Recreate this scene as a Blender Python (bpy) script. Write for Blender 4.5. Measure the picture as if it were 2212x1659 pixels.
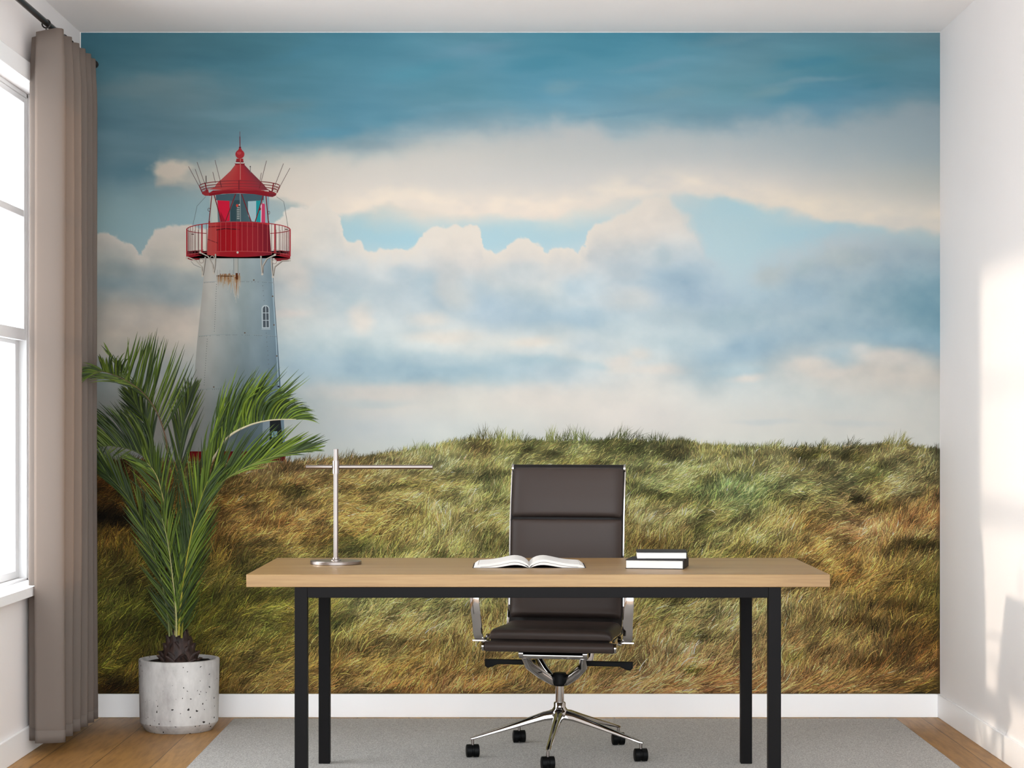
import bpy, math, random
import numpy as np
from mathutils import Vector, Matrix

for o in list(bpy.data.objects):
    bpy.data.objects.remove(o, do_unlink=True)
SC = bpy.context.scene
COL = SC.collection
R = math.radians

# ------------------------------------------------------------------ camera, light, exposure
IW, IH = 2212, 1659
F = 4300.0                      # focal length in photograph pixels
VX, VY = 1112.0, 925.0          # vanishing point of the room's depth axis
EYE = 1.2
cd = bpy.data.cameras.new('camera')
cd.sensor_width = 36.0
cd.lens = 36.0 * F / IW
cd.shift_x = -(VX - IW / 2) / IW
cd.shift_y = (VY - IH / 2) / IW
cam = bpy.data.objects.new('camera', cd)
cam.location = (0, 0, EYE)
cam.rotation_euler = (R(90), 0, 0)
COL.objects.link(cam)
SC.camera = cam

w = bpy.data.worlds.new('world')
SC.world = w
w.use_nodes = True
_nt = w.node_tree                # pale overcast sky above, dimmer ground below the horizon
_tc = _nt.nodes.new('ShaderNodeTexCoord')
_sp = _nt.nodes.new('ShaderNodeSeparateXYZ')
_rp = _nt.nodes.new('ShaderNodeValToRGB')
_ma = _nt.nodes.new('ShaderNodeMath')
_ma.operation = 'MULTIPLY_ADD'
_ma.inputs[1].default_value = 0.5
_ma.inputs[2].default_value = 0.5
_nt.links.new(_tc.outputs['Generated'], _sp.inputs[0])
_nt.links.new(_sp.outputs['Z'], _ma.inputs[0])
_nt.links.new(_ma.outputs[0], _rp.inputs['Fac'])
_el = _rp.color_ramp.elements
_el[0].position, _el[0].color = 0.0, (0.66, 0.72, 0.77, 1)
_el[1].position, _el[1].color = 1.0, (0.88, 0.95, 1.0, 1)
for _p, _c in ((0.485, (0.62, 0.68, 0.73, 1)), (0.515, (0.66, 0.73, 0.79, 1)), (0.60, (0.90, 0.96, 1.0, 1))):
    _e = _el.new(_p)
    _e.color = _c
_nt.links.new(_rp.outputs['Color'], _nt.nodes['Background'].inputs['Color'])
_nt.nodes['Background'].inputs['Strength'].default_value = 7.0

sd = bpy.data.lights.new('sun', 'SUN')
sd.energy = 1.75
sd.angle = R(2.2)
sd.color = (1.0, 0.86, 0.72)
sun = bpy.data.objects.new('sun', sd)
sun.rotation_euler = Vector((1.0, 0.075, -0.18)).to_track_quat('-Z', 'Y').to_euler()
sun.location = (-6, 6, 3)
COL.objects.link(sun)

vs = SC.view_settings
vs.view_transform = 'Standard'
vs.look = 'None'
vs.gamma = 1.0
vs.use_curve_mapping = False
vs.exposure = 0.0
PRINT_GAIN = 0.775

BACK = 8.27
WL, WR = -1.806, 1.768
CEIL = 2.846
NEAR = 3.2
DESK = 0.737


def PX(px, py, d):
    return Vector(((px - VX) * d / F, d, EYE - (py - VY) * d / F))


def lin(c):
    c = np.asarray(c, dtype=np.float64) / 255.0
    return np.where(c <= 0.04045, c / 12.92, ((c + 0.055) / 1.055) ** 2.4)


def L(r, g, b):
    v = lin((r, g, b))
    return (float(v[0]), float(v[1]), float(v[2]), 1.0)


# ------------------------------------------------------------------ materials
def mat(name, col=(0.5, 0.5, 0.5, 1), rough=0.5, metal=0.0, spec=0.5, **kw):
    m = bpy.data.materials.new(name)
    m.use_nodes = True
    b = m.node_tree.nodes['Principled BSDF']
    b.inputs['Base Color'].default_value = col
    b.inputs['Roughness'].default_value = rough
    b.inputs['Metallic'].default_value = metal
    b.inputs['Specular IOR Level'].default_value = spec
    for k, v in kw.items():
        b.inputs[k.replace('_', ' ')].default_value = v
    return m


def N(m, kind, **kw):
    n = m.node_tree.nodes.new(kind)
    for k, v in kw.items():
        setattr(n, k, v)
    return n


def LK(m, a, b):
    m.node_tree.links.new(a, b)


def bsdf(m):
    return m.node_tree.nodes['Principled BSDF']


def noise(m, scale, detail=4, rough=0.55, vec=None, sc=None):
    n = N(m, 'ShaderNodeTexNoise')
    n.inputs['Scale'].default_value = scale
    n.inputs['Detail'].default_value = detail
    n.inputs['Roughness'].default_value = rough
    co = N(m, 'ShaderNodeTexCoord')
    if sc:
        mp = N(m, 'ShaderNodeMapping')
        mp.inputs['Scale'].default_value = sc
        LK(m, co.outputs['Object'], mp.inputs['Vector'])
        LK(m, mp.outputs['Vector'], n.inputs['Vector'])
    else:
        LK(m, co.outputs['Object'], n.inputs['Vector'])
    return n


def ramp(m, src, stops):
    r = N(m, 'ShaderNodeValToRGB')
    e = r.color_ramp.elements
    while len(e) < len(stops):
        e.new(0.5)
    for i, (p, c) in enumerate(stops):
        e[i].position = p
        e[i].color = c
    LK(m, src, r.inputs['Fac'])
    return r


def bump(m, src, strength=0.2, dist=0.002):
    b = N(m, 'ShaderNodeBump')
    b.inputs['Strength'].default_value = strength
    b.inputs['Distance'].default_value = dist
    LK(m, src, b.inputs['Height'])
    LK(m, b.outputs['Normal'], bsdf(m).inputs['Normal'])


def mix(m, a, b, fac=None, f=0.5, mode='MULTIPLY'):
    x = N(m, 'ShaderNodeMix', data_type='RGBA', blend_type=mode)
    x.inputs[0].default_value = f
    if fac is not None:
        LK(m, fac, x.inputs[0])
    for s, i in ((a, 6), (b, 7)):
        if isinstance(s, tuple):
            x.inputs[i].default_value = s
        else:
            LK(m, s, x.inputs[i])
    return x.outputs[2]


def plaster(name, col):
    m = mat(name, col, 0.75, spec=0.25)
    n = noise(m, 60, 5)
    bump(m, n.outputs['Fac'], 0.05, 0.001)
    n2 = noise(m, 1.3, 3)
    r = ramp(m, n2.outputs['Fac'], [(0.3, tuple(c * 0.97 for c in col[:3]) + (1,)), (0.7, col)])
    LK(m, r.outputs['Color'], bsdf(m).inputs['Base Color'])
    return m


M = {}
M['wall'] = plaster('wall_paint', L(232, 226, 223))
M['ceiling'] = plaster('ceiling_paint', L(243, 236, 232))
M['trim'] = mat('white_trim_paint', L(243, 241, 240), 0.4, spec=0.4)
M['sash'] = mat('window_white', L(236, 234, 233), 0.35)
M['black_steel'] = mat('black_powder_steel', L(13, 11, 11), 0.5, spec=0.08)
n = noise(M['black_steel'], 400, 2)
bump(M['black_steel'], n.outputs['Fac'], 0.08, 0.0004)
M['chrome'] = mat('polished_chrome', L(172, 168, 165), 0.07, 1.0)
M['brushed'] = mat('satin_nickel', L(146, 137, 132), 0.28, 1.0)
M['black_plastic'] = mat('black_plastic', L(7, 7, 7), 0.5, spec=0.1)
M['leather'] = mat('dark_brown_leather', L(54, 45, 41), 0.45, spec=0.18)
n = noise(M['leather'], 260, 3)
bump(M['leather'], n.outputs['Fac'], 0.12, 0.0006)
M['leather_dark'] = mat('black_leather_edge', L(26, 22, 21), 0.5, spec=0.15)
M['paper'] = mat('paper_white', L(203, 200, 196), 0.8, spec=0.1)
M['cover'] = mat('black_book_cover', L(34, 31, 31), 0.6, spec=0.15)
M['soil'] = mat('dark_soil', L(36, 31, 27), 0.95, spec=0.1)
n = noise(M['soil'], 120, 4)
bump(M['soil'], n.outputs['Fac'], 1.0, 0.01)
M['rod'] = mat('dark_bronze_rod', L(46, 40, 36), 0.35, 0.6)


def glass_mat():
    m = bpy.data.materials.new('window_glass')
    m.use_nodes = True
    nt = m.node_tree
    nt.nodes.remove(nt.nodes['Principled BSDF'])
    t = N(m, 'ShaderNodeBsdfTransparent')
    g = N(m, 'ShaderNodeBsdfGlossy')
    g.inputs['Roughness'].default_value = 0.02
    mx = N(m, 'ShaderNodeMixShader')
    mx.inputs[0].default_value = 0.03
    LK(m, t.outputs[0], mx.inputs[1])
    LK(m, g.outputs[0], mx.inputs[2])
    LK(m, mx.outputs[0], nt.nodes['Material Output'].inputs['Surface'])
    return m


M['glass'] = glass_mat()


def curtain_mat():
    m = mat('taupe_curtain', L(128, 118, 111), 0.9, spec=0.1)
    nt = m.node_tree
    n = noise(m, 500, 2, sc=(1, 1, 0.05))
    bump(m, n.outputs['Fac'], 0.12, 0.0006)
    tr = N(m, 'ShaderNodeBsdfTranslucent')
    tr.inputs['Color'].default_value = L(200, 178, 160)
    mx = N(m, 'ShaderNodeMixShader')
    mx.inputs[0].default_value = 0.42
    LK(m, bsdf(m).outputs[0], mx.inputs[1])
    LK(m, tr.outputs[0], mx.inputs[2])
    LK(m, mx.outputs[0], nt.nodes['Material Output'].inputs['Surface'])
    return m


M['curtain'] = curtain_mat()


def floor_mat():
    m = mat('oak_planks', L(160, 122, 74), 0.45, spec=0.35)
    co = N(m, 'ShaderNodeTexCoord')
    mp = N(m, 'ShaderNodeMapping')
    mp.inputs['Rotation'].default_value = (0, 0, R(90))
    mp.inputs['Location'].default_value = (0.35, 0.0135, 0)
    LK(m, co.outputs['Object'], mp.inputs['Vector'])
    br = N(m, 'ShaderNodeTexBrick')
    br.offset = 0.37
    br.inputs['Scale'].default_value = 1.0
    br.inputs['Brick Width'].default_value = 1.9
    br.inputs['Row Height'].default_value = 0.2125
    br.inputs['Mortar Size'].default_value = 0.0016
    br.inputs['Mortar Smooth'].default_value = 0.1
    br.inputs['Color1'].default_value = L(180, 136, 80)
    br.inputs['Color2'].default_value = L(148, 107, 57)
    br.inputs['Mortar'].default_value = L(74, 52, 30)
    LK(m, mp.outputs['Vector'], br.inputs['Vector'])
    g = noise(m, 6, 6, 0.6, sc=(9, 0.9, 1))
    gr = ramp(m, g.outputs['Fac'], [(0.3, (0.5, 0.45, 0.4, 1)), (0.58, (1, 1, 1, 1)), (0.8, (1.0, 0.95, 0.88, 1))])
    k = noise(m, 3.2, 3, 0.5, sc=(2.2, 1, 1))
    kr = ramp(m, k.outputs['Fac'], [(0.22, (0.55, 0.45, 0.35, 1)), (0.36, (1, 1, 1, 1))])
    c1 = mix(m, br.outputs['Color'], gr.outputs['Color'], f=0.8)
    c2 = mix(m, c1, kr.outputs['Color'], f=0.8)
    LK(m, c2, bsdf(m).inputs['Base Color'])
    bump(m, br.outputs['Fac'], -0.4, 0.001)
    return m


M['floor'] = floor_mat()


def desk_mat():
    m = mat('pale_oak_veneer', L(196, 158, 112), 0.38, spec=0.4)
    g = noise(m, 5, 6, 0.62, sc=(0.35, 7, 7))
    r = ramp(m, g.outputs['Fac'], [(0.28, L(118, 87, 48)), (0.5, L(138, 107, 64)), (0.72, L(150, 121, 78))])
    g2 = noise(m, 34, 4, 0.6, sc=(0.12, 3, 3))
    r2 = ramp(m, g2.outputs['Fac'], [(0.35, (0.9, 0.88, 0.86, 1)), (0.65, (1, 1, 1, 1))])
    c = mix(m, r.outputs['Color'], r2.outputs['Color'], f=0.7)
    LK(m, c, bsdf(m).inputs['Base Color'])
    return m


M['oak'] = desk_mat()


def concrete_mat():
    m = mat('pale_concrete', L(196, 192, 188), 0.75, spec=0.2)
    n1 = noise(m, 9, 6, 0.65, sc=(1, 1, 0.45))
    r1 = ramp(m, n1.outputs['Fac'], [(0.3, L(146, 140, 137)), (0.52, L(184, 180, 176)), (0.75, L(208, 204, 200))])
    v = N(m, 'ShaderNodeTexVoronoi')
    v.inputs['Scale'].default_value = 46
    v.inputs['Randomness'].default_value = 1.0
    co = N(m, 'ShaderNodeTexCoord')
    wn = noise(m, 30, 2)
    add = N(m, 'ShaderNodeMixRGB')
    add.inputs[0].default_value = 0.03
    LK(m, co.outputs['Object'], add.inputs[1])
    LK(m, wn.outputs['Color'], add.inputs[2])
    LK(m, add.outputs[0], v.inputs['Vector'])
    sel = noise(m, 5, 2)
    mu = N(m, 'ShaderNodeMath', operation='MULTIPLY_ADD')
    LK(m, sel.outputs['Fac'], mu.inputs[0])
    mu.inputs[1].default_value = -0.5
    mu.inputs[2].default_value = 0.25
    ad = N(m, 'ShaderNodeMath', operation='ADD')
    LK(m, v.outputs['Distance'], ad.inputs[0])
    LK(m, mu.outputs[0], ad.inputs[1])
    r2 = ramp(m, ad.outputs[0], [(0.115, L(60, 55, 52)), (0.15, (1, 1, 1, 1))])
    c = mix(m, r1.outputs['Color'], r2.outputs['Color'], f=1.0)
    LK(m, c, bsdf(m).inputs['Base Color'])
    bump(m, ad.outputs[0], 0.3, 0.002)
    return m


M['concrete'] = concrete_mat()


def rug_mat():
    m = mat('grey_woven_rug', L(150, 146, 142), 0.95, spec=0.05)
    n1 = noise(m, 210, 3, 0.7, sc=(1, 1, 1))
    r1 = ramp(m, n1.outputs['Fac'], [(0.3, L(134, 130, 126)), (0.5, L(168, 164, 159)), (0.72, L(212, 207, 201))])
    n2 = noise(m, 30, 3, 0.6, sc=(1, 6, 1))
    r2 = ramp(m, n2.outputs['Fac'], [(0.35, (0.93, 0.93, 0.93, 1)), (0.65, (1, 1, 1, 1))])
    c = mix(m, r1.outputs['Color'], r2.outputs['Color'], f=1.0)
    LK(m, c, bsdf(m).inputs['Base Color'])
    bump(m, n1.outputs['Fac'], 0.7, 0.003)
    return m


M['rug'] = rug_mat()


def vcol_mat(name, rough=0.6, spec=0.3, transl=0.0, noise_scale=None):
    m = mat(name, (1, 1, 1, 1), rough, spec=spec)
    a = N(m, 'ShaderNodeAttribute', attribute_name='Col')
    src = a.outputs['Color']
    if noise_scale:
        n = noise(m, noise_scale, 3)
        r = ramp(m, n.outputs['Fac'], [(0.3, (0.94, 0.94, 0.94, 1)), (0.7, (1, 1, 1, 1))])
        src = mix(m, src, r.outputs['Color'], f=1.0)
    LK(m, src, bsdf(m).inputs['Base Color'])
    if transl:
        tr = N(m, 'ShaderNodeBsdfTranslucent')
        LK(m, a.outputs['Color'], tr.inputs['Color'])
        mx = N(m, 'ShaderNodeMixShader')
        mx.inputs[0].default_value = transl
        LK(m, bsdf(m).outputs[0], mx.inputs[1])
        LK(m, tr.outputs[0], mx.inputs[2])
        LK(m, mx.outputs[0], m.node_tree.nodes['Material Output'].inputs['Surface'])
    return m


M['print'] = vcol_mat('printed_wallpaper', 0.85, 0.12)
M['leaf'] = vcol_mat('palm_leaf', 0.45, 0.16, 0.15)
M['stem'] = vcol_mat('palm_stem', 0.6, 0.3, 0.0)
M['trunk'] = mat('palm_trunk_husk', L(58, 42, 36), 0.6, spec=0.3)
n = noise(M['trunk'], 60, 5, sc=(1, 1, 0.25))
r = ramp(M['trunk'], n.outputs['Fac'], [(0.3, L(20, 14, 13)), (0.7, L(64, 45, 38))])
LK(M['trunk'], r.outputs['Color'], bsdf(M['trunk']).inputs['Base Color'])
bump(M['trunk'], n.outputs['Fac'], 0.6, 0.004)


# ------------------------------------------------------------------ object helpers
def link(o, parent=None):
    COL.objects.link(o)
    if parent is not None:
        o.parent = parent
    return o


def empty(name, label, cat, loc=(0, 0, 0), rz=0, group=None):
    o = bpy.data.objects.new(name, None)
    o.empty_display_size = 0.05
    o.location = loc
    o.rotation_euler = (0, 0, rz)
    link(o)
    tag(o, label, cat, group)
    return o


def tag(o, label=None, cat=None, group=None, kind=None):
    if label:
        o['label'] = label
    if cat:
        o['category'] = cat
    if group:
        o['group'] = group
    if kind:
        o['kind'] = kind
    return o


class MB:
    def __init__(s):
        s.v = []
        s.f = []
        s.c = []

    def add(s, vs, fs, col=None):
        k = len(s.v)
        s.v += [tuple(v) for v in vs]
        s.f += [tuple(i + k for i in f) for f in fs]
        if col is not None:
            if isinstance(col, tuple):
                s.c += [col] * len(vs)
            else:
                s.c += list(col)
        return s

    def box(s, x0, x1, y0, y1, z0, z1):
        vs = [(x, y, z) for x in (x0, x1) for y in (y0, y1) for z in (z0, z1)]
        fs = [(0, 1, 3, 2), (4, 6, 7, 5), (0, 4, 5, 1), (2, 3, 7, 6), (0, 2, 6, 4), (1, 5, 7, 3)]
        return s.add(vs, fs)

    def tube(s, pts, rad, n=16, caps=True, col=None, flat=None, up=(0, 0, 1)):
        pts = [Vector(p) for p in pts]
        m = len(pts)
        if not hasattr(rad, '__len__'):
            rad = [rad] * m
        vs = []
        ref = Vector(up)
        pv = None
        for i, p in enumerate(pts):
            t = (pts[min(i + 1, m - 1)] - pts[max(i - 1, 0)]).normalized()
            if pv is None:
                a = ref if abs(t.dot(ref)) < 0.95 else Vector((1, 0, 0))
                if abs(t.dot(a)) > 0.95:
                    a = Vector((0, 1, 0))
                x = (a - t * a.dot(t)).normalized()
            else:
                x = (pv - t * pv.dot(t)).normalized()
            pv = x
            y = t.cross(x)
            for k in range(n):
                an = 2 * math.pi * k / n
                fx, fy = flat if flat else (1, 1)
                cx, sy = math.cos(an), math.sin(an)
                if flat:      # rounded rectangular section
                    e = 0.45
                    cx = math.copysign(abs(cx) ** e, cx)
                    sy = math.copysign(abs(sy) ** e, sy)
                vs.append(p + x * (cx * rad[i] * fx) + y * (sy * rad[i] * fy))
        fs = []
        for i in range(m - 1):
            for k in range(n):
                a, b = i * n + k, i * n + (k + 1) % n
                fs.append((a, b, b + n, a + n))
        if caps:
            fs.append(tuple(range(n))[::-1])
            fs.append(tuple((m - 1) * n + k for k in range(n)))
        return s.add(vs, fs, col)

    def lathe(s, prof, n=48, c=(0, 0)):
        vs, fs = [], []
        m = len(prof)
        for k in range(n):
            a = 2 * math.pi * k / n
            for (r, z) in prof:
                vs.append((c[0] + r * math.cos(a), c[1] + r * math.sin(a), z))
        for k in range(n):
            k2 = (k + 1) % n
            for i in range(m - 1):
                fs.append((k * m + i, k2 * m + i, k2 * m + i + 1, k * m + i + 1))
        return s.add(vs, fs)

    def grid(s, fn, nu, nv, col=None, closed_u=False):
        vs = []
        for j in range(nv + 1):
            for i in range(nu + 1):
                vs.append(fn(i / nu, j / nv))
        fs = []
        for j in range(nv):
            for i in range(nu):
                a = j * (nu + 1) + i
                fs.append((a, a + 1, a + nu + 2, a + nu + 1))
        return s.add(vs, fs, col)

    def build(s, name, m, parent=None, smooth=True, bevel=0, seg=2, solid=0, subsurf=0, angle=40):
        me = bpy.data.meshes.new(name)
        me.from_pydata(s.v, [], s.f)
        me.materials.append(m)
        if s.c:
            a = me.color_attributes.new('Col', 'FLOAT_COLOR', 'POINT')
            arr = np.ones((len(s.v), 4), dtype=np.float32)
            arr[:, :3] = np.array(s.c, dtype=np.float32)[:, :3]
            a.data.foreach_set('color', arr.ravel())
        o = bpy.data.objects.new(name, me)
        link(o, parent)
        if smooth:
            me.polygons.foreach_set('use_smooth', [True] * len(me.polygons))
            me.set_sharp_from_angle(angle=R(angle))
        if solid:
            md = o.modifiers.new('thickness', 'SOLIDIFY')
            md.thickness = solid
            md.offset = 0
        if bevel:
            md = o.modifiers.new('bevel', 'BEVEL')
            md.width = bevel
            md.segments = seg
            md.limit_method = 'ANGLE'
            md.angle_limit = R(40)
        if subsurf:
            md = o.modifiers.new('sub', 'SUBSURF')
            md.levels = md.render_levels = subsurf
        return o


def struct(name, mb, m, **kw):
    o = mb.build(name, m, **kw)
    o['kind'] = 'structure'
    return o


def np_mesh(name, verts, quads, cols, m, parent=None):
    """verts Nx3, quads list of (array Mx4 / Mx3), cols Nx3 linear"""
    me = bpy.data.meshes.new(name)
    nv = len(verts)
    me.vertices.add(nv)
    me.vertices.foreach_set('co', np.asarray(verts, dtype=np.float32).ravel())
    nl = sum(q.size for q in quads)
    npol = sum(len(q) for q in quads)
    me.loops.add(nl)
    me.loops.foreach_set('vertex_index', np.concatenate([q.ravel() for q in quads]).astype(np.int32))
    me.polygons.add(npol)
    tot = np.concatenate([np.full(len(q), q.shape[1]) for q in quads]).astype(np.int32)
    st = np.concatenate([[0], np.cumsum(tot)[:-1]]).astype(np.int32)
    me.polygons.foreach_set('loop_start', st)
    me.polygons.foreach_set('loop_total', tot)
    me.update(calc_edges=True)
    a = me.color_attributes.new('Col', 'FLOAT_COLOR', 'POINT')
    arr = np.ones((nv, 4), dtype=np.float32)
    arr[:, :3] = cols
    a.data.foreach_set('color', arr.ravel())
    me.materials.append(m)
    o = bpy.data.objects.new(name, me)
    link(o, parent)
    return o


# ------------------------------------------------------------------ room shell
OY0, OY1, OZ0, OZ1 = 6.05, 7.645, 0.615, 2.482       # window opening in the left wall
OUT = -2.0
mb = MB().box(WL - 0.2, WR + 0.2, NEAR, BACK + 0.2, -0.12, 0)
struct('floor', mb, M['floor'], smooth=False)
mb = MB().box(WL - 0.2, WR + 0.2, NEAR, BACK + 0.2, CEIL, CEIL + 0.12)
struct('ceiling', mb, M['ceiling'], smooth=False)
struct('wall_back', MB().box(WL - 0.2, WR + 0.2, BACK, BACK + 0.2, 0, CEIL), M['wall'], smooth=False)
struct('wall_right', MB().box(WR, WR + 0.2, NEAR, BACK, 0, CEIL), M['wall'], smooth=False)
mb = MB()
mb.box(OUT, WL, NEAR, OY0, 0, CEIL)
mb.box(OUT, WL, OY1, BACK, 0, CEIL)
mb.box(OUT, WL, OY0, OY1, 0, OZ0)
mb.box(OUT, WL, OY0, OY1, OZ1, CEIL)
struct('wall_left', mb, M['wall'], smooth=False)
BBH = 0.097
struct('baseboard_back', MB().box(WL + .013, WR - .013, BACK - 0.013, BACK, 0, BBH), M['trim'], bevel=0.002)
struct('baseboard_left', MB().box(WL, WL + 0.013, NEAR, BACK, 0, BBH), M['trim'], bevel=0.002)
struct('baseboard_right', MB().box(WR - 0.013, WR, NEAR, BACK, 0, BBH), M['trim'], bevel=0.002)

# window: double-hung, upper sash with one muntin
GX = -1.90
win = MB()
win.box(GX - .03, GX + .03, OY0, OY0 + .035, OZ0, OZ1)
win.box(GX - .03, GX + .03, OY1 - .018, OY1, OZ0, OZ1)
win.box(GX - .03, GX + .03, OY0, OY1, OZ1 - .018, OZ1)
win.box(GX - .03, GX + .03, OY0, OY1, OZ0, OZ0 + .012)
wo = struct('window_1', win, M['sash'], bevel=0.002)


def sash(x, z0, z1, st, muntins, rail_b, rail_t):
    s = MB()
    y0, y1 = OY0 + .035, OY1 - .018
    s.box(x - .014, x + .014, y0, y0 + st, z0, z1)
    s.box(x - .014, x + .014, y1 - st, y1, z0, z1)
    s.box(x - .014, x + .014, y0 + st, y1 - st, z0, z0 + rail_b)
    s.box(x - .014, x + .014, y0 + st, y1 - st, z1 - rail_t, z1)
    for mz in muntins:
        s.box(x - .011, x + .011, y0 + st, y1 - st, mz - .014, mz + .014)
    o = s.build('sash', M['sash'], wo, bevel=0.003)
    g = MB().box(x - .003, x + .003, y0 + st - .004, y1 - st + .004, z0 + rail_b - .004, z1 - rail_t + .004)
    g.build('window_pane', M['glass'], o, smooth=False)


sash(GX + .014, 1.535, OZ1 - .018, .030, [2.02], .045, .022)
sash(GX - .014, OZ0 + .012, 1.56, .052, [], .03, .04)
sill = MB()
sx0, sx1 = WL, WL + .04
sz0, sz1 = OZ0 - .03, OZ0 + .004
sill.box(sx0, sx1, OY0 - .08, OY1 + .08, sz0, sz1)
sill.box(GX + .031, WL - .0005, OY0 + .001, OY1 - .001, OZ0 + .0005, sz1)
struct('trim_1', sill, M['trim'], smooth=False)
cs = MB()
cs.box(WL, WL + .016, OY0 - .08, OY1 + .08, OZ1, OZ1 + .07)
cs.box(WL, WL + .016, OY0 - .08, OY0, OZ0 + .005, OZ1)
cs.box(WL, WL + .016, OY1, OY1 + .08, OZ0 + .005, OZ1)
struct('trim_2', cs, M['trim'], bevel=0.003)

# ------------------------------------------------------------------ numpy noise
def value_noise(x, y, seed):
    rs = np.random.RandomState(seed)
    tab = rs.rand(256, 256)
    xi = np.floor(x).astype(int)
    yi = np.floor(y).astype(int)
    fx = x - xi
    fy = y - yi
    fx = fx * fx * fx * (fx * (fx * 6 - 15) + 10)
    fy = fy * fy * fy * (fy * (fy * 6 - 15) + 10)
    a = tab[yi % 256, xi % 256]
    b = tab[yi % 256, (xi + 1) % 256]
    c = tab[(yi + 1) % 256, xi % 256]
    d = tab[(yi + 1) % 256, (xi + 1) % 256]
    return (a * (1 - fx) + b * fx) * (1 - fy) + (c * (1 - fx) + d * fx) * fy


def fbm(x, y, seed=1, octs=5, gain=0.5):
    t, amp, s = 0, 1.0, 0
    for o in range(octs):
        t = t + amp * (value_noise(x * 2 ** o + 17.3 * o, y * 2 ** o + 9.1 * o, seed + o) - 0.5)
        s += amp
        amp *= gain
    return t / s * 2


def smooth(a, b, x):
    t = np.clip((x - a) / (b - a), 0, 1)
    return t * t * (3 - 2 * t)


def cubic_grid(gx, gy, tab, x, y):
    """Catmull-Rom lookup in a table of colours"""
    tab = np.asarray(tab, dtype=np.float64)
    u = np.interp(x, gx, np.arange(len(gx)))
    v = np.interp(y, gy, np.arange(len(gy)))

    def wts(t):
        return (-0.5 * t + t * t - 0.5 * t ** 3, 1 - 2.5 * t * t + 1.5 * t ** 3,
                0.5 * t + 2 * t * t - 1.5 * t ** 3, -0.5 * t * t + 0.5 * t ** 3)
    ui = np.clip(np.floor(u).astype(int), 0, len(gx) - 2)
    vi = np.clip(np.floor(v).astype(int), 0, len(gy) - 2)
    wu, wv = wts(u - ui), wts(v - vi)
    out = 0
    for a in range(4):
        for b in range(4):
            ii = np.clip(ui + a - 1, 0, len(gx) - 1)
            jj = np.clip(vi + b - 1, 0, len(gy) - 1)
            out = out + tab[jj, ii] * (wu[a] * wv[b])[..., None]
    return out


# ------------------------------------------------------------------ printed wall mural
MX0, MX1, MY0, MY1 = 175.0, 2030.5, 70.5, 1499.0     # its edges, measured on the back wall
WY = BACK - 0.0012
KM = BACK / F


def wallpt(px, py, lift=0.0):
    px = np.asarray(px, dtype=np.float64)
    py = np.asarray(py, dtype=np.float64)
    return np.stack([(px - VX) * KM, np.full(px.shape, WY) - lift, EYE - (py - VY) * KM], -1)


GX_ = [175, 400, 600, 800, 1000, 1200, 1400, 1600, 1800, 2030]
SKY_Y = [70, 140, 200, 260, 320, 380, 440, 500, 560, 640]
SKY = [
 [(66,112,126),(76,122,134),(78,128,142),(82,138,156),(96,146,162),(84,144,162),(80,142,162),(96,142,158),(98,144,158),(104,138,148)],
 [(76,120,132),(84,126,138),(82,130,144),(88,142,160),(100,150,168),(92,150,170),(98,152,170),(104,148,162),(88,144,160),(98,142,156)],
 [(90,128,138),(104,134,142),(88,134,148),(92,142,160),(98,148,164),(102,154,174),(112,156,172),(108,154,168),(98,148,168),(104,144,158)],
 [(92,128,140),(102,134,144),(96,136,148),(94,142,160),(128,160,172),(134,166,178),(132,164,176),(124,158,172),(120,156,172),(146,164,170)],
 [(102,134,144),(108,138,148),(122,150,158),(140,164,172),(190,194,192),(188,192,192),(184,192,192),(178,188,190),(168,182,186),(160,174,178)],
 [(100,134,146),(140,158,160),(196,190,178),(214,208,198),(212,208,202),(206,204,198),(210,208,202),(212,206,198),(198,200,194),(184,188,184)],
 [(132,158,162),(144,170,174),(160,176,176),(212,206,194),(228,216,202),(228,218,204),(204,208,204),(176,202,208),(222,212,200),(206,202,192)],
 [(140,166,168),(150,176,180),(168,188,188),(168,200,208),(174,204,212),(180,206,212),(182,204,210),(178,204,210),(172,200,208),(186,198,196)],
 [(150,170,172),(160,180,182),(180,198,200),(186,206,210),(190,210,214),(194,210,214),(186,206,212),(182,206,212),(176,200,208),(164,190,198)],
 [(150,170,172),(160,180,182),(180,198,200),(186,206,210),(190,210,214),(194,210,214),(186,204,210),(186,204,210),(180,200,206),(160,186,194)]]
LOW_Y = [430, 500, 560, 620, 680, 740, 800, 860, 920, 990]
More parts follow.
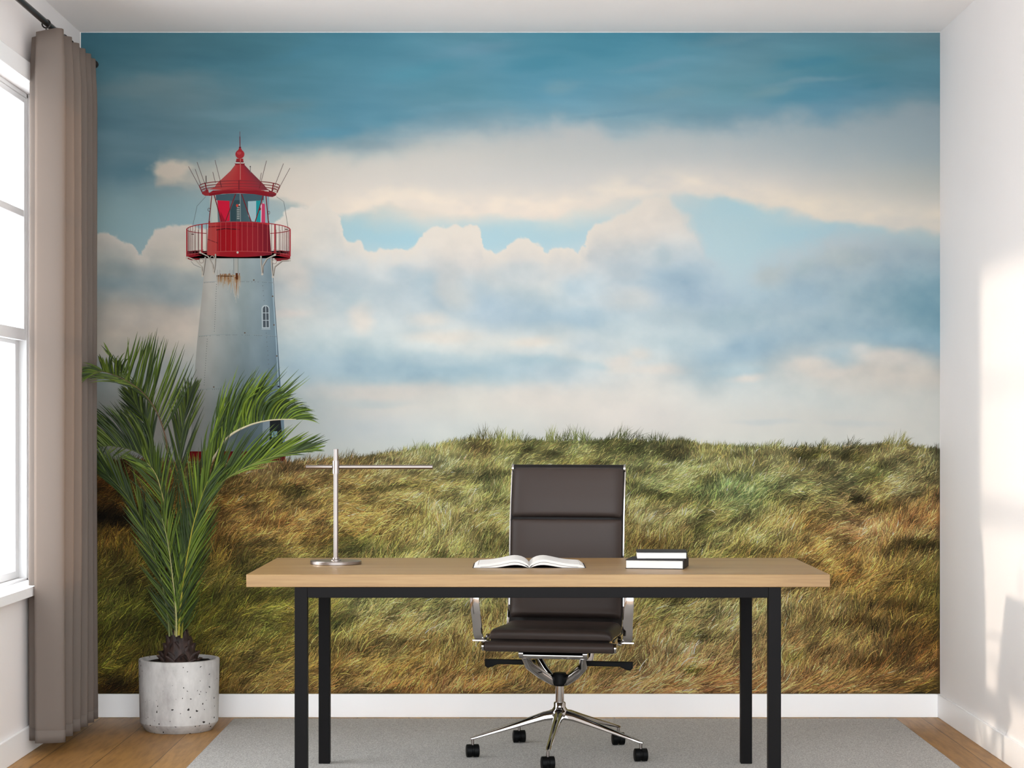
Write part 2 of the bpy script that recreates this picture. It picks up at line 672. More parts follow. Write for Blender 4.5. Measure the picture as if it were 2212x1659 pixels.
LOW = [
 [(180,176,168),(200,192,180),(200,194,184),(220,212,200),(222,214,204),(220,212,204),(216,208,198),(196,200,198),(190,196,196),(180,190,190)],
 [(176,172,164),(206,196,182),(206,198,186),(216,212,204),(226,216,204),(222,214,204),(216,210,202),(196,202,202),(188,196,198),(176,188,190)],
 [(150,160,158),(196,190,178),(200,194,184),(196,204,206),(214,210,204),(208,208,206),(196,204,206),(186,200,206),(176,190,196),(158,178,186)],
 [(136,152,156),(150,160,160),(186,190,188),(188,200,204),(182,196,202),(200,208,208),(180,196,206),(174,196,206),(166,186,194),(136,168,180)],
 [(160,156,148),(186,178,168),(196,196,190),(190,200,202),(186,198,202),(172,192,202),(190,204,208),(168,188,198),(166,186,194),(126,162,174)],
 [(176,170,160),(196,188,176),(190,198,196),(188,202,204),(206,210,206),(206,210,206),(194,206,208),(166,188,198),(164,184,192),(140,170,182)],
 [(142,152,152),(170,174,170),(172,188,192),(160,184,194),(166,188,196),(180,196,202),(206,208,204),(172,190,196),(206,202,194),(196,192,184)],
 [(150,154,150),(180,180,174),(176,186,186),(204,204,198),(208,206,198),(214,210,202),(216,212,204),(206,210,206),(206,208,202),(204,202,194)],
 [(158,160,154),(186,184,178),(190,196,192),(198,202,200),(206,208,202),(212,208,200),(218,212,204),(212,210,202),(208,206,198),(206,204,196)],
 [(160,164,158),(184,188,182),(184,190,186),(196,200,194),(200,206,200),(208,210,204),(210,210,202),(208,210,202),(206,208,200),(202,202,194)]]
BLOBS = [(870,590,34,26,(180,194,200)),(1062,672,64,42,(170,190,202)),(925,608,34,26,(180,196,202)),(760,650,50,30,(188,200,202)),(700,612,50,30,(190,200,202)),
 (1245,618,50,30,(176,196,206)),(1262,680,44,22,(176,196,206)),(720,792,90,24,(162,184,194)),(860,800,170,20,(160,184,194)),(940,780,90,14,(176,194,200)),
 (1150,780,90,13,(168,190,198)),(1290,784,60,12,(176,194,200)),(1278,742,40,18,(184,198,204)),(786,692,26,32,(216,208,198)),
 (925,692,40,18,(212,208,200)),(956,728,70,14,(214,208,198)),(1160,738,52,12,(220,212,200)),(640,598,36,36,(212,204,194)),(624,679,50,10,(208,200,192)),
 (837,845,170,18,(216,208,198)),(803,866,80,9,(194,200,198)),(1340,784,28,22,(216,210,200)),(1160,856,90,28,(218,210,200)),(1429,601,110,24,(164,186,198)),
 (1429,558,20,24,(176,192,198)),(1520,640,70,28,(168,188,200)),(1590,684,96,26,(166,188,196)),(1598,754,76,34,(156,182,196)),(1605,802,60,12,(172,194,202)),
 (1751,640,54,30,(160,184,196)),(1741,577,28,20,(168,186,190)),(1829,700,130,40,(158,182,192)),(1815,777,60,24,(164,188,198)),(2010,669,64,60,(122,158,172)),
 (1940,730,100,24,(152,180,192)),(1825,560,70,22,(168,182,184)),(1660,590,50,30,(180,190,190)),(1758,792,52,16,(222,212,200)),
 (1790,812,40,10,(216,208,198)),(1927,776,90,18,(216,208,198)),(1856,760,22,12,(198,202,200)),(1378,760,26,14,(212,208,200)),(1334,777,30,12,(216,210,202)),(1419,794,70,13,(214,208,200)),
 (1622,820,40,10,(214,208,200)),(1653,916,70,6,(198,202,200)),(1842,916,80,8,(200,202,198)),(1450,680,70,24,(178,194,200)),(1480,730,90,24,(176,194,200)),(1360,640,60,26,(200,204,202)),
 (1340,590,50,20,(186,196,200)),(980,610,30,50,(206,206,202)),(1130,590,70,26,(200,206,206)),(1000,640,40,30,(206,208,204)),(330,600,70,26,(146,158,160)),(380,640,70,22,(150,162,164)),(250,580,50,18,(150,158,156)),
 (300,690,80,22,(186,178,168)),(260,750,80,20,(172,168,158))]
UPPER = [(1164,141,84,15,(80,142,162)),(1291,94,70,20,(78,140,160)),(1737,136,80,14,(78,138,158)),(1754,213,100,20,(90,146,166)),(1907,183,36,10,(84,138,156)),(1219,183,44,18,(118,160,174)),
 (1737,179,130,8,(118,158,172)),(1567,85,90,13,(108,150,164)),(1652,204,60,12,(122,160,170)),(467,144,150,38,(74,122,136)),(320,186,130,24,(110,136,142)),(718,290,100,20,(90,142,162)),
 (291,366,66,26,(92,128,140)),(906,156,100,20,(86,146,164)),(700,110,120,20,(80,134,152)),(1030,110,90,16,(110,154,172)),(1000,230,120,10,(112,156,172)),(560,240,120,18,(104,138,148)),
 (1400,140,90,12,(108,154,172)),(1450,200,90,14,(122,160,172)),(1930,120,70,12,(96,140,152)),(1340,240,100,8,(112,152,168)),(860,250,60,24,(96,146,164))]
GR_X = [175, 400, 600, 800, 1000, 1200, 1400, 1600, 1800, 2030]
GR_Y = [1000, 1060, 1120, 1180, 1240, 1300, 1360, 1420, 1490]
GRS = [
 [(90,60,28),(150,115,68),(162,126,80),(150,132,84),(138,134,86),(132,130,78),(142,138,86),(142,136,86),(148,138,90),(134,124,80)],
 [(84,56,22),(120,88,42),(138,112,60),(152,130,74),(148,142,86),(140,144,80),(150,150,92),(126,140,84),(150,140,88),(140,118,72)],
 [(60,44,16),(112,84,38),(142,108,58),(150,126,68),(150,142,88),(150,145,90),(152,142,92),(138,134,80),(158,126,74),(150,110,66)],
 [(96,76,30),(98,80,32),(126,104,52),(132,118,62),(140,134,80),(136,132,76),(142,130,78),(132,124,70),(150,118,66),(118,98,54)],
 [(86,78,28),(98,86,36),(96,92,42),(126,122,64),(136,132,76),(140,134,80),(126,116,66),(122,110,60),(130,98,50),(112,98,46)],
 [(80,76,26),(82,80,28),(102,98,40),(136,132,80),(142,136,84),(142,136,80),(132,124,72),(150,136,88),(134,110,62),(104,90,40)],
 [(78,74,24),(82,80,28),(106,98,42),(136,120,68),(152,130,78),(152,130,80),(140,120,72),(146,126,82),(120,98,55),(108,80,36)],
 [(82,76,26),(96,85,34),(122,100,48),(142,116,62),(136,110,62),(142,116,70),(150,124,82),(150,118,78),(126,98,58),(110,78,38)],
 [(66,48,18),(86,66,26),(122,96,50),(140,108,62),(146,108,62),(152,122,78),(156,118,78),(158,116,74),(140,104,60),(108,80,40)]]
# darker hollows and lighter crests that are part of the printed picture: x, y, rx, ry, colour, weight
SPOTS = [(235,1118,70,26,(24,18,8),.9),(330,1150,60,14,(50,36,14),.6),(640,1058,48,15,(58,54,26),.8),(585,1128,60,12,(84,56,22),.55),
 (230,1000,60,14,(60,30,14),.6),(760,1175,70,20,(78,84,42),.7),(820,1050,60,10,(92,84,44),.7),(880,1045,40,8,(90,88,46),.5),
 (900,1130,50,14,(96,92,50),.5),(1040,965,44,22,(84,74,46),.75),(1130,960,60,18,(108,108,58),.5),(1330,965,60,22,(72,72,40),.8),
 (1460,975,50,24,(70,66,40),.75),(1400,975,50,18,(90,92,52),.6),(1760,982,50,12,(72,70,32),.85),(1850,985,46,14,(70,66,34),.85),
 (1848,1080,26,9,(40,34,14),.9),(1910,1090,40,14,(70,58,24),.7),(1860,1135,90,24,(176,130,84),.6),(1950,1180,60,20,(92,68,30),.7),
 (2000,1180,50,18,(60,50,20),.8),(1770,1110,50,14,(88,78,44),.6),(1530,1140,40,26,(64,66,36),.75),(1640,1190,60,16,(96,84,44),.6),
 (1400,1170,70,22,(80,66,34),.75),(1690,1200,50,12,(84,66,34),.6),(1440,1070,60,16,(86,90,44),.6),(1550,1060,80,24,(124,138,88),.5),
 (1600,1030,90,20,(126,140,86),.45),(1420,1110,60,12,(176,160,108),.5),(1500,1010,80,14,(158,158,92),.5),(1870,1020,60,22,(128,140,76),.5),
 (520,1220,30,24,(54,48,20),.7),(530,1340,40,30,(70,60,26),.6),(470,1370,40,14,(60,52,20),.6),(700,1340,50,22,(80,84,40),.7),
 (740,1345,40,16,(70,72,36),.6),(900,1300,60,20,(110,110,60),.4),(940,1450,70,18,(96,74,42),.6),(980,1400,40,16,(100,88,50),.5),
 (1000,1470,90,14,(170,122,72),.6),(260,1480,60,16,(40,28,8),.7),(390,1450,40,30,(54,40,14),.6),(320,1480,40,12,(120,84,40),.4),
 (1440,1290,50,16,(76,66,32),.8),(1780,1260,60,12,(72,58,26),.8),(1850,1345,90,10,(70,50,22),.8),(1960,1310,60,18,(76,60,24),.7),
 (1490,1446,30,8,(60,66,20),.85),(1700,1420,50,14,(86,96,36),.5),(1880,1430,60,12,(54,40,16),.85),(2000,1480,40,20,(70,58,24),.8),
 (1950,1450,80,14,(150,110,66),.4),(1600,1400,80,20,(120,100,60),.5),(1500,1370,60,14,(98,98,54),.6),(1380,1400,50,14,(110,84,46),.5),
 (1280,1440,60,16,(108,92,46),.6),(1700,1480,180,10,(170,124,80),.5),(2020,1340,30,60,(96,84,34),.5),(1240,1350,60,20,(120,110,60),.5)]
HILL_X = [175, 230, 320, 420, 560, 640, 700, 800, 860, 930, 985, 1010, 1060, 1150, 1250, 1320, 1400, 1480, 1510, 1600, 1700, 1800, 1880, 1955, 1990, 2031]
HILL_Y = [990, 992, 996, 1000, 998, 997, 994, 985, 976, 966, 954, 946, 950, 951, 952, 950, 951, 950, 958, 963, 965, 963, 961, 957, 968, 966]
TOP_X = [175, 215, 240, 262, 285, 300, 312, 322, 345, 372, 400, 430, 500, 560, 597, 618, 645, 668, 688, 697, 712, 727, 742, 752, 760, 781, 794, 805, 819, 850, 886, 905, 919, 940, 961, 980, 1000, 1020, 1034, 1044, 1052, 1066, 1085, 1100, 1112, 1125, 1140, 1155, 1185, 1206, 1223, 1240, 1250, 1262, 1270, 1287, 1310, 1334, 1350, 1363, 1380, 1397, 1430, 1446, 1458, 1470, 1484, 1496, 1508, 1524, 1545, 1580, 1605, 1640, 1700, 1740, 1790, 1840, 1900, 1960, 2031]
TOP_Y = [512, 502, 500, 512, 530, 548, 545, 522, 502, 487, 482, 488, 500, 490, 480, 456, 449, 445, 434, 428, 440, 470, 508, 515, 517, 528, 542, 546, 538, 544, 533, 522, 504, 492, 486, 490, 494, 488, 490, 502, 534, 546, 543, 536, 526, 516, 522, 528, 546, 536, 533, 544, 552, 530, 505, 487, 482, 470, 460, 446, 436, 424, 421, 430, 446, 460, 472, 490, 515, 545, 575, 612, 606, 570, 548, 538, 512, 502, 508, 516, 524]
order = np.argsort(TOP_X)
TOP_X = list(np.array(TOP_X)[order])
TOP_Y = list(np.array(TOP_Y)[order])


def sky_colour(x, y):
    wx = fbm(x / 170, y / 90, 11, 5) * 46 + fbm(x / 38, y / 24, 31, 4) * 9
    wy = fbm(x / 190, y / 110, 21, 5) * 26 + fbm(x / 38, y / 24, 41, 4) * 6
    c = cubic_grid(GX_, SKY_Y, SKY, x + wx, y + wy)
    # long soft streaks in the upper blue
    st = fbm((x + y * 1.4) / 210, (y - x * .10) / 34, 51, 4)
    for (sx, sy, rx, ry, sc_) in UPPER:
        q = np.hypot((x + wx * .8 - sx) / rx, (y + wy * .8 + (x - sx) * .12 - sy) / ry)
        al = smooth(1.45, .15, q) * .85
        c = c * (1 - al)[..., None] + np.array(sc_) * al[..., None]
    c = c + st[..., None] * 9 * (1 - smooth(300, 420, y))[..., None]
    # edge of the upper white band
    edge = np.interp(x, [175, 330, 345, 420, 600, 700, 760, 800, 870, 980, 1050, 1150, 1200, 1280, 1330, 1450, 1600, 1700, 1850, 2031],
                     [418, 402, 345, 346, 330, 345, 358, 335, 322, 300, 292, 270, 256, 262, 300, 282, 275, 260, 245, 238])
    e = (y - edge) + fbm(x / 90, y / 60, 61, 5) * 34
    band = np.array([(196,186,172)]) * 0 + cubic_grid([175, 500, 800, 1200, 1600, 2030], [250, 330, 400, 460],
        [[(100,134,146),(120,150,158),(158,174,176),(184,188,188),(166,180,184),(150,166,172)],
         [(110,140,150),(176,180,172),(200,198,190),(196,196,192),(184,190,190),(164,176,178)],
         [(150,156,152),(204,194,180),(216,208,198),(210,206,200),(214,208,200),(186,188,182)],
         [(160,164,160),(208,198,184),(228,216,202),(228,216,204),(224,214,200),(212,206,196)]], x + wx * .6, y + wy * .6)
    a = smooth(-30, 34, e)
    # lower edge of the band, where pale blue sky opens again
    low = np.interp(x, [175, 330, 335, 420, 520, 640, 700, 760, 840, 900, 950, 1000, 1060, 1120, 1200, 1240, 1290, 1340, 1460, 1560, 1620, 1700, 1760, 1800, 1880, 1960, 2031],
                    [330, 380, 396, 402, 410, 440, 470, 466, 440, 446, 462, 470, 466, 460, 470, 456, 442, 430, 420, 424, 436, 454, 470, 474, 484, 496, 500])
    lowb = smooth(-13, 9, (low - y) + fbm(x / 46, y / 26, 71, 5) * 13)
    a = a * lowb
    # bright lit lower lip of the band
    lip = np.exp(-((y - low + 26) / 26.0) ** 2) * smooth(700, 800, x) * (.55 + fbm(x / 60, y / 30, 81, 3) * .8)
    bc = band + np.clip(lip, 0, 1)[..., None] * np.array([18, 12, 4])
    c = c * (1 - a)[..., None] + bc * a[..., None]
    # small puff left of the tower
    p = smooth(1.25, .55, np.hypot((x - 372) / 46, (y - 366) / 22) + fbm(x / 30, y / 22, 91, 4) * .45)
    c = c * (1 - p)[..., None] + np.array([206, 194, 178]) * p[..., None]
    # lower cumulus mass
    xe = x + fbm(x / 26, y / 26, 101, 4) * 14
    ye = y + fbm(x / 26 + 40, y / 26, 111, 4) * 12
    d = ye - np.interp(xe, TOP_X, TOP_Y)
    soft = np.interp(x, [175, 620, 1240, 1440, 1470, 1560, 2031], [3, 3, 2.5, 12, 24, 40, 34])
    m_ = smooth(-soft, soft, d)
    lc = cubic_grid(GX_, LOW_Y, LOW, x + wx * .9, y + wy * .8)
    rimw = np.interp(x, [175, 300, 1200, 1400, 1500, 2031], [.6, 1, 1, .8, .1, 0])
    rim = np.exp(-np.clip(d, 0, 400) / 38.0) * rimw
    rimc = np.array([228, 218, 205]) * np.interp(x, [175, 500, 900], [.9, .95, 1])[..., None]
    lc = lc * (1 - rim)[..., None] + rimc * rim[..., None]
    for (sx, sy, rx, ry, sc_) in BLOBS:
        q = np.hypot((x + wx * .5 - sx) / rx, (y + wy * .5 - sy) / ry)
        al = smooth(1.5, .2, q) * .8 * smooth(-4, 30, d)
        lc = lc * (1 - al)[..., None] + np.array(sc_) * al[..., None]
    # billows
    b = fbm(x / 64, y / 50, 121, 5)
    b2 = fbm(x / 150, y / 90, 131, 4)
    amp = smooth(-10, 60, d) * (1 - smooth(800, 900, y) * .65)
    lc = lc + (b * 17 + b2 * 12)[..., None] * np.array([1.0, .78, .6]) * amp[..., None]
    c = c * (1 - m_)[..., None] + lc * m_[..., None]
    return np.clip(c, 0, 248)


def grass_base(x, y):
    wx = fbm(x / 60, y / 34, 211, 4) * 30
    wy = fbm(x / 60, y / 34, 221, 4) * 20
    c = cubic_grid(GR_X, GR_Y, GRS, x + wx, y + wy)
    for (sx, sy, rx, ry, sc_, wt) in SPOTS:
        q = np.hypot((x + wx * .6 - sx) / rx, (y + wy * .6 - sy) / ry)
        a = smooth(1.35, .35, q) * wt
        c = c * (1 - a)[..., None] + np.array(sc_) * a[..., None]
    v = fbm((x - y * .5) / 44, (y + x * .2) / 20, 231, 5)
    v2 = fbm(x / 130, y / 60, 241, 3)
    c = c * (1 + v * .66 + v2 * .2)[..., None]
    h = fbm(x / 70, y / 40, 251, 4)[..., None]
    c = c * (1 + h * np.array([.07, .0, -.10]))
    c = (c + (c.mean(-1, keepdims=True) - c) * .12) * np.array([1.0, 1.0, .96])
    return np.clip(c, 8, 235)


def hill(x):
    return np.interp(x, HILL_X, HILL_Y) + fbm(np.asarray(x) / 14, np.asarray(x) * 0, 261, 3) * 4


STEP = 2.5
nx = int(round((MX1 - MX0) / STEP))
ny = int(round((MY1 - MY0) / STEP))
gx = np.linspace(MX0, MX1, nx + 1)
gy = np.linspace(MY0, MY1, ny + 1)
X_, Y_ = np.meshgrid(gx, gy)
S_ = sky_colour(X_, Y_)
G_ = grass_base(X_, Y_) * .80
hm = smooth(-2.5, 2.5, Y_ - hill(X_))[..., None]
C_ = S_ * (1 - hm) + G_ * hm
V_ = wallpt(X_, Y_).reshape(-1, 3)
ii = np.arange((nx + 1) * (ny + 1)).reshape(ny + 1, nx + 1)
q_ = np.stack([ii[:-1, :-1], ii[1:, :-1], ii[1:, 1:], ii[:-1, 1:]], -1).reshape(-1, 4)
mural = np_mesh('wall_mural', V_, [q_], lin(C_.reshape(-1, 3)) * PRINT_GAIN, M['print'])
tag(mural, 'photo wallpaper covering the back wall with a lighthouse, grassy dunes and cloudy sky', 'wall mural')

# grass blades of the printed picture, drawn as flat strokes on the paper
rs = np.random.RandomState(5)


def strokes(x0, y0, ang, length, width, bend, col, lift, seg=4):
    n_ = len(x0)
    t = np.linspace(0, 1, seg + 1)[None, :]
    a = ang[:, None] - bend[:, None] * t
    st_ = length[:, None] / seg
    dx = np.cos(a) * st_
    dy = -np.sin(a) * st_
    xx = x0[:, None] + np.concatenate([np.zeros((n_, 1)), np.cumsum(dx[:, :-1], 1)], 1)
    yy = y0[:, None] + np.concatenate([np.zeros((n_, 1)), np.cumsum(dy[:, :-1], 1)], 1)
    w_ = width[:, None] * .5 * (1 - t ** 2.2 * .9)
    nxx, nyy = np.sin(a) * w_, np.cos(a) * w_
    lx, ly = xx - nxx, yy - nyy
    rx, ry = xx + nxx, yy + nyy
    px = np.stack([lx, rx], 2).reshape(n_, -1)
    py = np.stack([ly, ry], 2).reshape(n_, -1)
    ok = (px.min(1) > MX0 + 1) & (px.max(1) < MX1 - 1) & (py.min(1) > MY0) & (py.max(1) < MY1 - .5)
    px, py, col, lift = px[ok], py[ok], col[ok], lift[ok]
    n_ = len(px)
    k_ = 2 * (seg + 1)
    P_ = wallpt(px, py, lift[:, None] * np.ones((1, k_)))
    base_ = (np.arange(n_) * k_)[:, None, None]
    f = np.array([[2 * i, 2 * i + 1, 2 * i + 3, 2 * i + 2] for i in range(seg)])[None]
    tt = np.repeat(np.linspace(0, 1, seg + 1), 2)[None, :, None]
    cc = col[:, None, :] * (.82 + .26 * tt)
    return P_.reshape(-1, 3), (base_ + f).reshape(-1, 4), cc.reshape(-1, 3)


NB = 115000
bx = rs.uniform(MX0, MX1, NB)
by = hill(bx) + 1 + rs.uniform(0, 1, NB) ** .9 * (MY1 + 20 - hill(bx))
depth = smooth(940, 1300, by)
ang = R(52) + fbm(bx / 120, by / 70, 301, 3) * 1.1 + rs.normal(0, .30, NB)
flat_ = smooth(1440, 1490, by) * smooth(1250, 1500, bx)
ang = ang * (1 - flat_ * .6)
length = (9 + 16 * depth) * rs.uniform(.6, 1.7, NB)
width = (.8 + .4 * depth) * rs.uniform(.7, 1.4, NB)
bend = rs.normal(.32, .45, NB)
bc = grass_base(bx + 4, by - length * .35)
lum = np.exp(rs.normal(.06, .30, NB))
bright = rs.uniform(0, 1, NB) < .16
lum = np.where(bright, lum * 1.25, lum)
cl = bc * lum[:, None] * (1 + rs.normal(0, .05, (NB, 3)))
straw = (rs.uniform(0, 1, NB) < .14)[:, None] * .42
cl = cl * np.array([1.01, .99, .94])
cl = cl * (1 - straw) + np.array([196, 172, 116]) * np.clip(bc.mean(1) / 105, .3, 1.12)[:, None] * straw
lift = .00012 + (.75 * (by - 940) / 560 + .25 * rs.uniform(0, 1, NB)) * .0008
a1 = strokes(bx, by, ang, length, width, bend, np.clip(cl, 6, 232), lift)
# fringe on the crest
NF = 2600
fx_ = rs.uniform(MX0, MX1, NF)
tuft = np.clip(fbm(fx_ / 34, fx_ * 0 + 3, 311, 3) * 1.6 + .35, .02, 1.2)
tuft = tuft * np.interp(fx_, [175, 600, 800, 940, 1010, 1250, 1480, 1500, 1560, 1700, 1880, 1960, 2030], [.5, .4, .5, .7, 1.0, .8, 1.0, .25, .5, .8, 1.0, .7, 1.0])
fy_ = hill(fx_) + rs.uniform(0, 10, NF)
fl = 9 + 27 * tuft * rs.uniform(.4, 1.25, NF)
fa = R(80) + rs.normal(0, .32, NF) - fbm(fx_ / 50, fx_ * 0, 321, 2) * .6
fc = grass_base(fx_, fy_ + 6) * rs.uniform(.62, 1.12, NF)[:, None] * np.array([.95, 1.0, .92])
a2 = strokes(fx_, fy_, fa, fl, rs.uniform(.7, 1.3, NF), rs.normal(.25, .35, NF), np.clip(fc, 20, 220), .00014 + .00004 * rs.uniform(0, 1, NF))
nv1 = len(a1[0])
grass = np_mesh('printed_dune_grass', np.concatenate([a1[0], a2[0]]), [np.concatenate([a1[1], a2[1] + nv1])],
                lin(np.concatenate([a1[2], a2[2]])) * PRINT_GAIN, M['print'], mural)


# lighthouse of the printed picture
class Print:
    def __init__(s):
        s.v, s.f, s.c, s.k = [], [], [], 0

    def lay(s):
        s.k += 1
        return .00010 + s.k * .0000022

    def poly(s, pts, col):
        l = s.lay()
        k_ = len(s.v)
        for (x, y) in pts:
            s.v.append((x, y, l))
            s.c.append(col)
        s.f.append(tuple(range(k_, k_ + len(pts))))

    def mesh(s, rows, cols):
        """rows of points with colours"""
        l = s.lay()
        k_ = len(s.v)
        n_ = len(rows[0])
        for r_, c_ in zip(rows, cols):
            for p_, cc_ in zip(r_, c_):
                s.v.append((p_[0], p_[1], l))
                s.c.append(cc_)
        for j in range(len(rows) - 1):
            for i in range(n_ - 1):
                a0 = k_ + j * n_ + i
                s.f.append((a0, a0 + n_, a0 + n_ + 1, a0 + 1))

    def line(s, pts, w_, col):
        l = s.lay()
        k_ = len(s.v)
        for i, (x, y) in enumerate(pts):
            x0, y0 = pts[max(0, i - 1)]
            x1, y1 = pts[min(len(pts) - 1, i + 1)]
            d_ = math.hypot(x1 - x0, y1 - y0) or 1
            n0, n1 = -(y1 - y0) / d_ * w_ / 2, (x1 - x0) / d_ * w_ / 2
            s.v += [(x + n0, y + n1, l), (x - n0, y - n1, l)]
            cc_ = col[i] if isinstance(col, list) else col
            s.c += [cc_, cc_]
        for i in range(len(pts) - 1):
            a0 = k_ + 2 * i
            s.f.append((a0, a0 + 2, a0 + 3, a0 + 1))

    def arc(s, cx, cy, rx, ry, a0, a1, w_, col, n_=40):
        s.line([(cx + rx * math.cos(R(a0 + (a1 - a0) * i / n_)), cy + ry * math.sin(R(a0 + (a1 - a0) * i / n_))) for i in range(n_ + 1)], w_, col)

    def disc(s, cx, cy, rx, ry, col, n_=14):
        s.poly([(cx + rx * math.cos(2 * math.pi * i / n_), cy + ry * math.sin(2 * math.pi * i / n_)) for i in range(n_)], col)

    def build(s, name, parent):
        v = np.array(s.v)
        P_ = wallpt(v[:, 0], v[:, 1], v[:, 2])
        me = bpy.data.meshes.new(name)
        me.from_pydata([tuple(p_) for p_ in P_], [], s.f)
        a = me.color_attributes.new('Col', 'FLOAT_COLOR', 'POINT')
        arr = np.ones((len(v), 4), dtype=np.float32)
        arr[:, :3] = lin(np.array(s.c)) * PRINT_GAIN
        a.data.foreach_set('color', arr.ravel())
        me.materials.append(M['print'])
        return link(bpy.data.objects.new(name, me), parent)


def Z4(x, y):       # measured on a 4.739x enlargement whose corner is (380, 270)
    return (380 + x / 4.739, 270 + y / 4.739)


def shade(stops, t):
    for (t0, c0), (t1, c1) in zip(stops, stops[1:]):
        if t <= t1:
            f = (t - t0) / (t1 - t0)
            return tuple(c0[i] + (c1[i] - c0[i]) * f for i in range(3))
    return stops[-1][1]


PT = Print()
LEFT_E = [(440, 548), (440, 600), (432, 680), (426, 740), (420, 810), (416, 880), (413, 940), (410, 985)]
RIGHT_E = [(588, 548), (588, 600), (595, 680), (600, 740), (605, 810), (609, 880), (613, 940), (616, 985)]
rng_ = random.Random(3)
rows, cols = [], []
YS = [548 + i * 7.3 for i in range(60)] + [985]
for y in YS:
    xl = np.interp(y, [p_[1] for p_ in LEFT_E], [p_[0] for p_ in LEFT_E])
    xr = np.interp(y, [p_[1] for p_ in RIGHT_E], [p_[0] for p_ in RIGHT_E])
    r_, c_ = [], []
    q_y = (y - 548) / 437
    for i in range(31):
        t = i / 30
        x = xl + (xr - xl) * t
        top = shade([(0, (172,166,156)), (.10, (186,180,170)), (.30, (178,178,172)), (.55, (158,168,166)), (.85, (142,156,160)), (1, (120,138,146))], t)
        bot = shade([(0, (150,152,148)), (.12, (154,156,152)), (.30, (130,140,140)), (.55, (104,120,126)), (.82, (106,126,136)), (1, (88,108,120))], t)
        f = min(1, q_y * 1.15)
        nz_ = float(fbm(np.array([x / 22.]), np.array([y / 40.]), 401, 4)[0]) * 9
        r_.append((x, y))
        c_.append(tuple(np.clip(top[k_] * (1 - f) + bot[k_] * f + nz_, 0, 240) for k_ in range(3)))
    rows.append(r_)
    cols.append(c_)
PT.mesh(rows, cols)
# narrow flue on the right edge
PT.line([(586, 556), (590, 640), (597, 740), (603, 860), (606, 905)], 2.2, (150,170,178))
PT.line([(588.5, 556), (592.5, 640), (599.5, 740), (605, 860)], .9, (70,86,96))
# red foot band and doorway
PT.poly([(409, 975), (617, 975), (617, 997), (407, 997)], (122,14,22))
PT.poly([(500, 975), (617, 975), (617, 997), (500, 997)], (88,14,24))
PT.poly([(583, 905), (609, 905), (613, 968), (582, 968)], (34,38,42))
PT.poly([(568, 905), (583, 905), (582, 968), (566, 968)], (146,162,172))
PT.poly([(606, 905), (613, 905), (617, 975), (613, 975)], (118,140,154))
PT.poly([(587, 932), (599, 931.5), (599, 944), (587, 945)], (130,164,176))
PT.line([(591, 934), (592, 942)], 1.6, (40,60,70))
# plate joints with rivets
for (yy, x0, x1, sag_) in ((607, 440, 590, 2.5), (722, 429, 598, 4), (838, 419, 606, 5)):
    pts = [(x0 + (x1 - x0) * i / 30, yy + sag_ * (4 * (i / 30 - .5) ** 2 * -1 + 1) * -1 + sag_) for i in range(31)]
    PT.line(pts, .7, (134,146,148))
    for i in range(44):
        if rng_.random() < .72:
            t = (i + .5) / 44
            PT.disc(x0 + (x1 - x0) * t, yy + sag_ * (1 - (1 - 4 * (t - .5) ** 2)) + 1.6, .75, .75, (92,96,96), 6)
for (xa, ya, xb, yb, st_) in ((468, 612, 463, 718, 5), (448, 730, 441, 834, 5), (567, 612, 571, 655, 9), (575, 715, 583, 820, 9)):
    n_ = int((yb - ya) / st_)
    for i in range(n_):
        t = (i + .5) / n_
        PT.disc(xa + (xb - xa) * t, ya + (yb - ya) * t, .85, .85, (96,98,96), 6)
# rust
for i in range(120):
    cx = rng_.choice([476, 484, 492, 498, 506, 511, 513])
    x = cx + rng_.gauss(0, 3.2)
    ln = rng_.uniform(8, 30) * (1.6 if 504 < x < 516 else 1)
    y0 = rng_.uniform(592, 606)
    a_ = rng_.random()
    cc_ = (150 + 20 * a_, 118 + 30 * a_, 74 + 56 * a_)
    PT.line([(x, y0), (x + .4, y0 + ln * .5), (x + .6, y0 + ln)], rng_.uniform(.8, 2.0), [cc_, tuple((a + b_) / 2 for a, b_ in zip(cc_, (172, 172, 164))), (172, 173, 167)])
for i in range(46):
    x = rng_.choice([478, 486, 495, 511, 512]) + rng_.gauss(0, 2.2)
    y0 = rng_.uniform(590, 600)
    ln = rng_.uniform(4, 16)
    PT.line([(x, y0), (x, y0 + ln)], rng_.uniform(.8, 1.8), [(122, 66, 22), (168, 140, 104)])
PT.line([(511, 588), (512, 604)], 4.5, (84, 40, 16))
PT.line([(512, 604), (511, 622), (510.5, 642)], 1.8, [(120, 62, 24), (150, 104, 60), (172, 168, 158)])
PT.line([(468, 596), (504, 597)], 2.2, (92, 60, 34))
for x in (470, 475, 497, 502):
    PT.line([(x, 583), (x, 605)], 1.0, (150,150,144))
for (x, y) in ((529, 719), (548.5, 605), (589, 640), (592, 702), (462, 836), (601, 835), (598, 769)):
    PT.disc(x, y, 1.6, 1.6, (92, 70, 50), 8)
PT.disc(602, 835, 2.6, 2.2, (40, 44, 46), 8)
# central flute below the gallery
PT.line([(510.5, 548), (510.5, 590)], 8, (166,166,158))
PT.line([(514.5, 548), (514.5, 590)], 1.2, (122,126,122))
PT.line([(505, 552), (505, 592)], 1.2, (126,130,126))
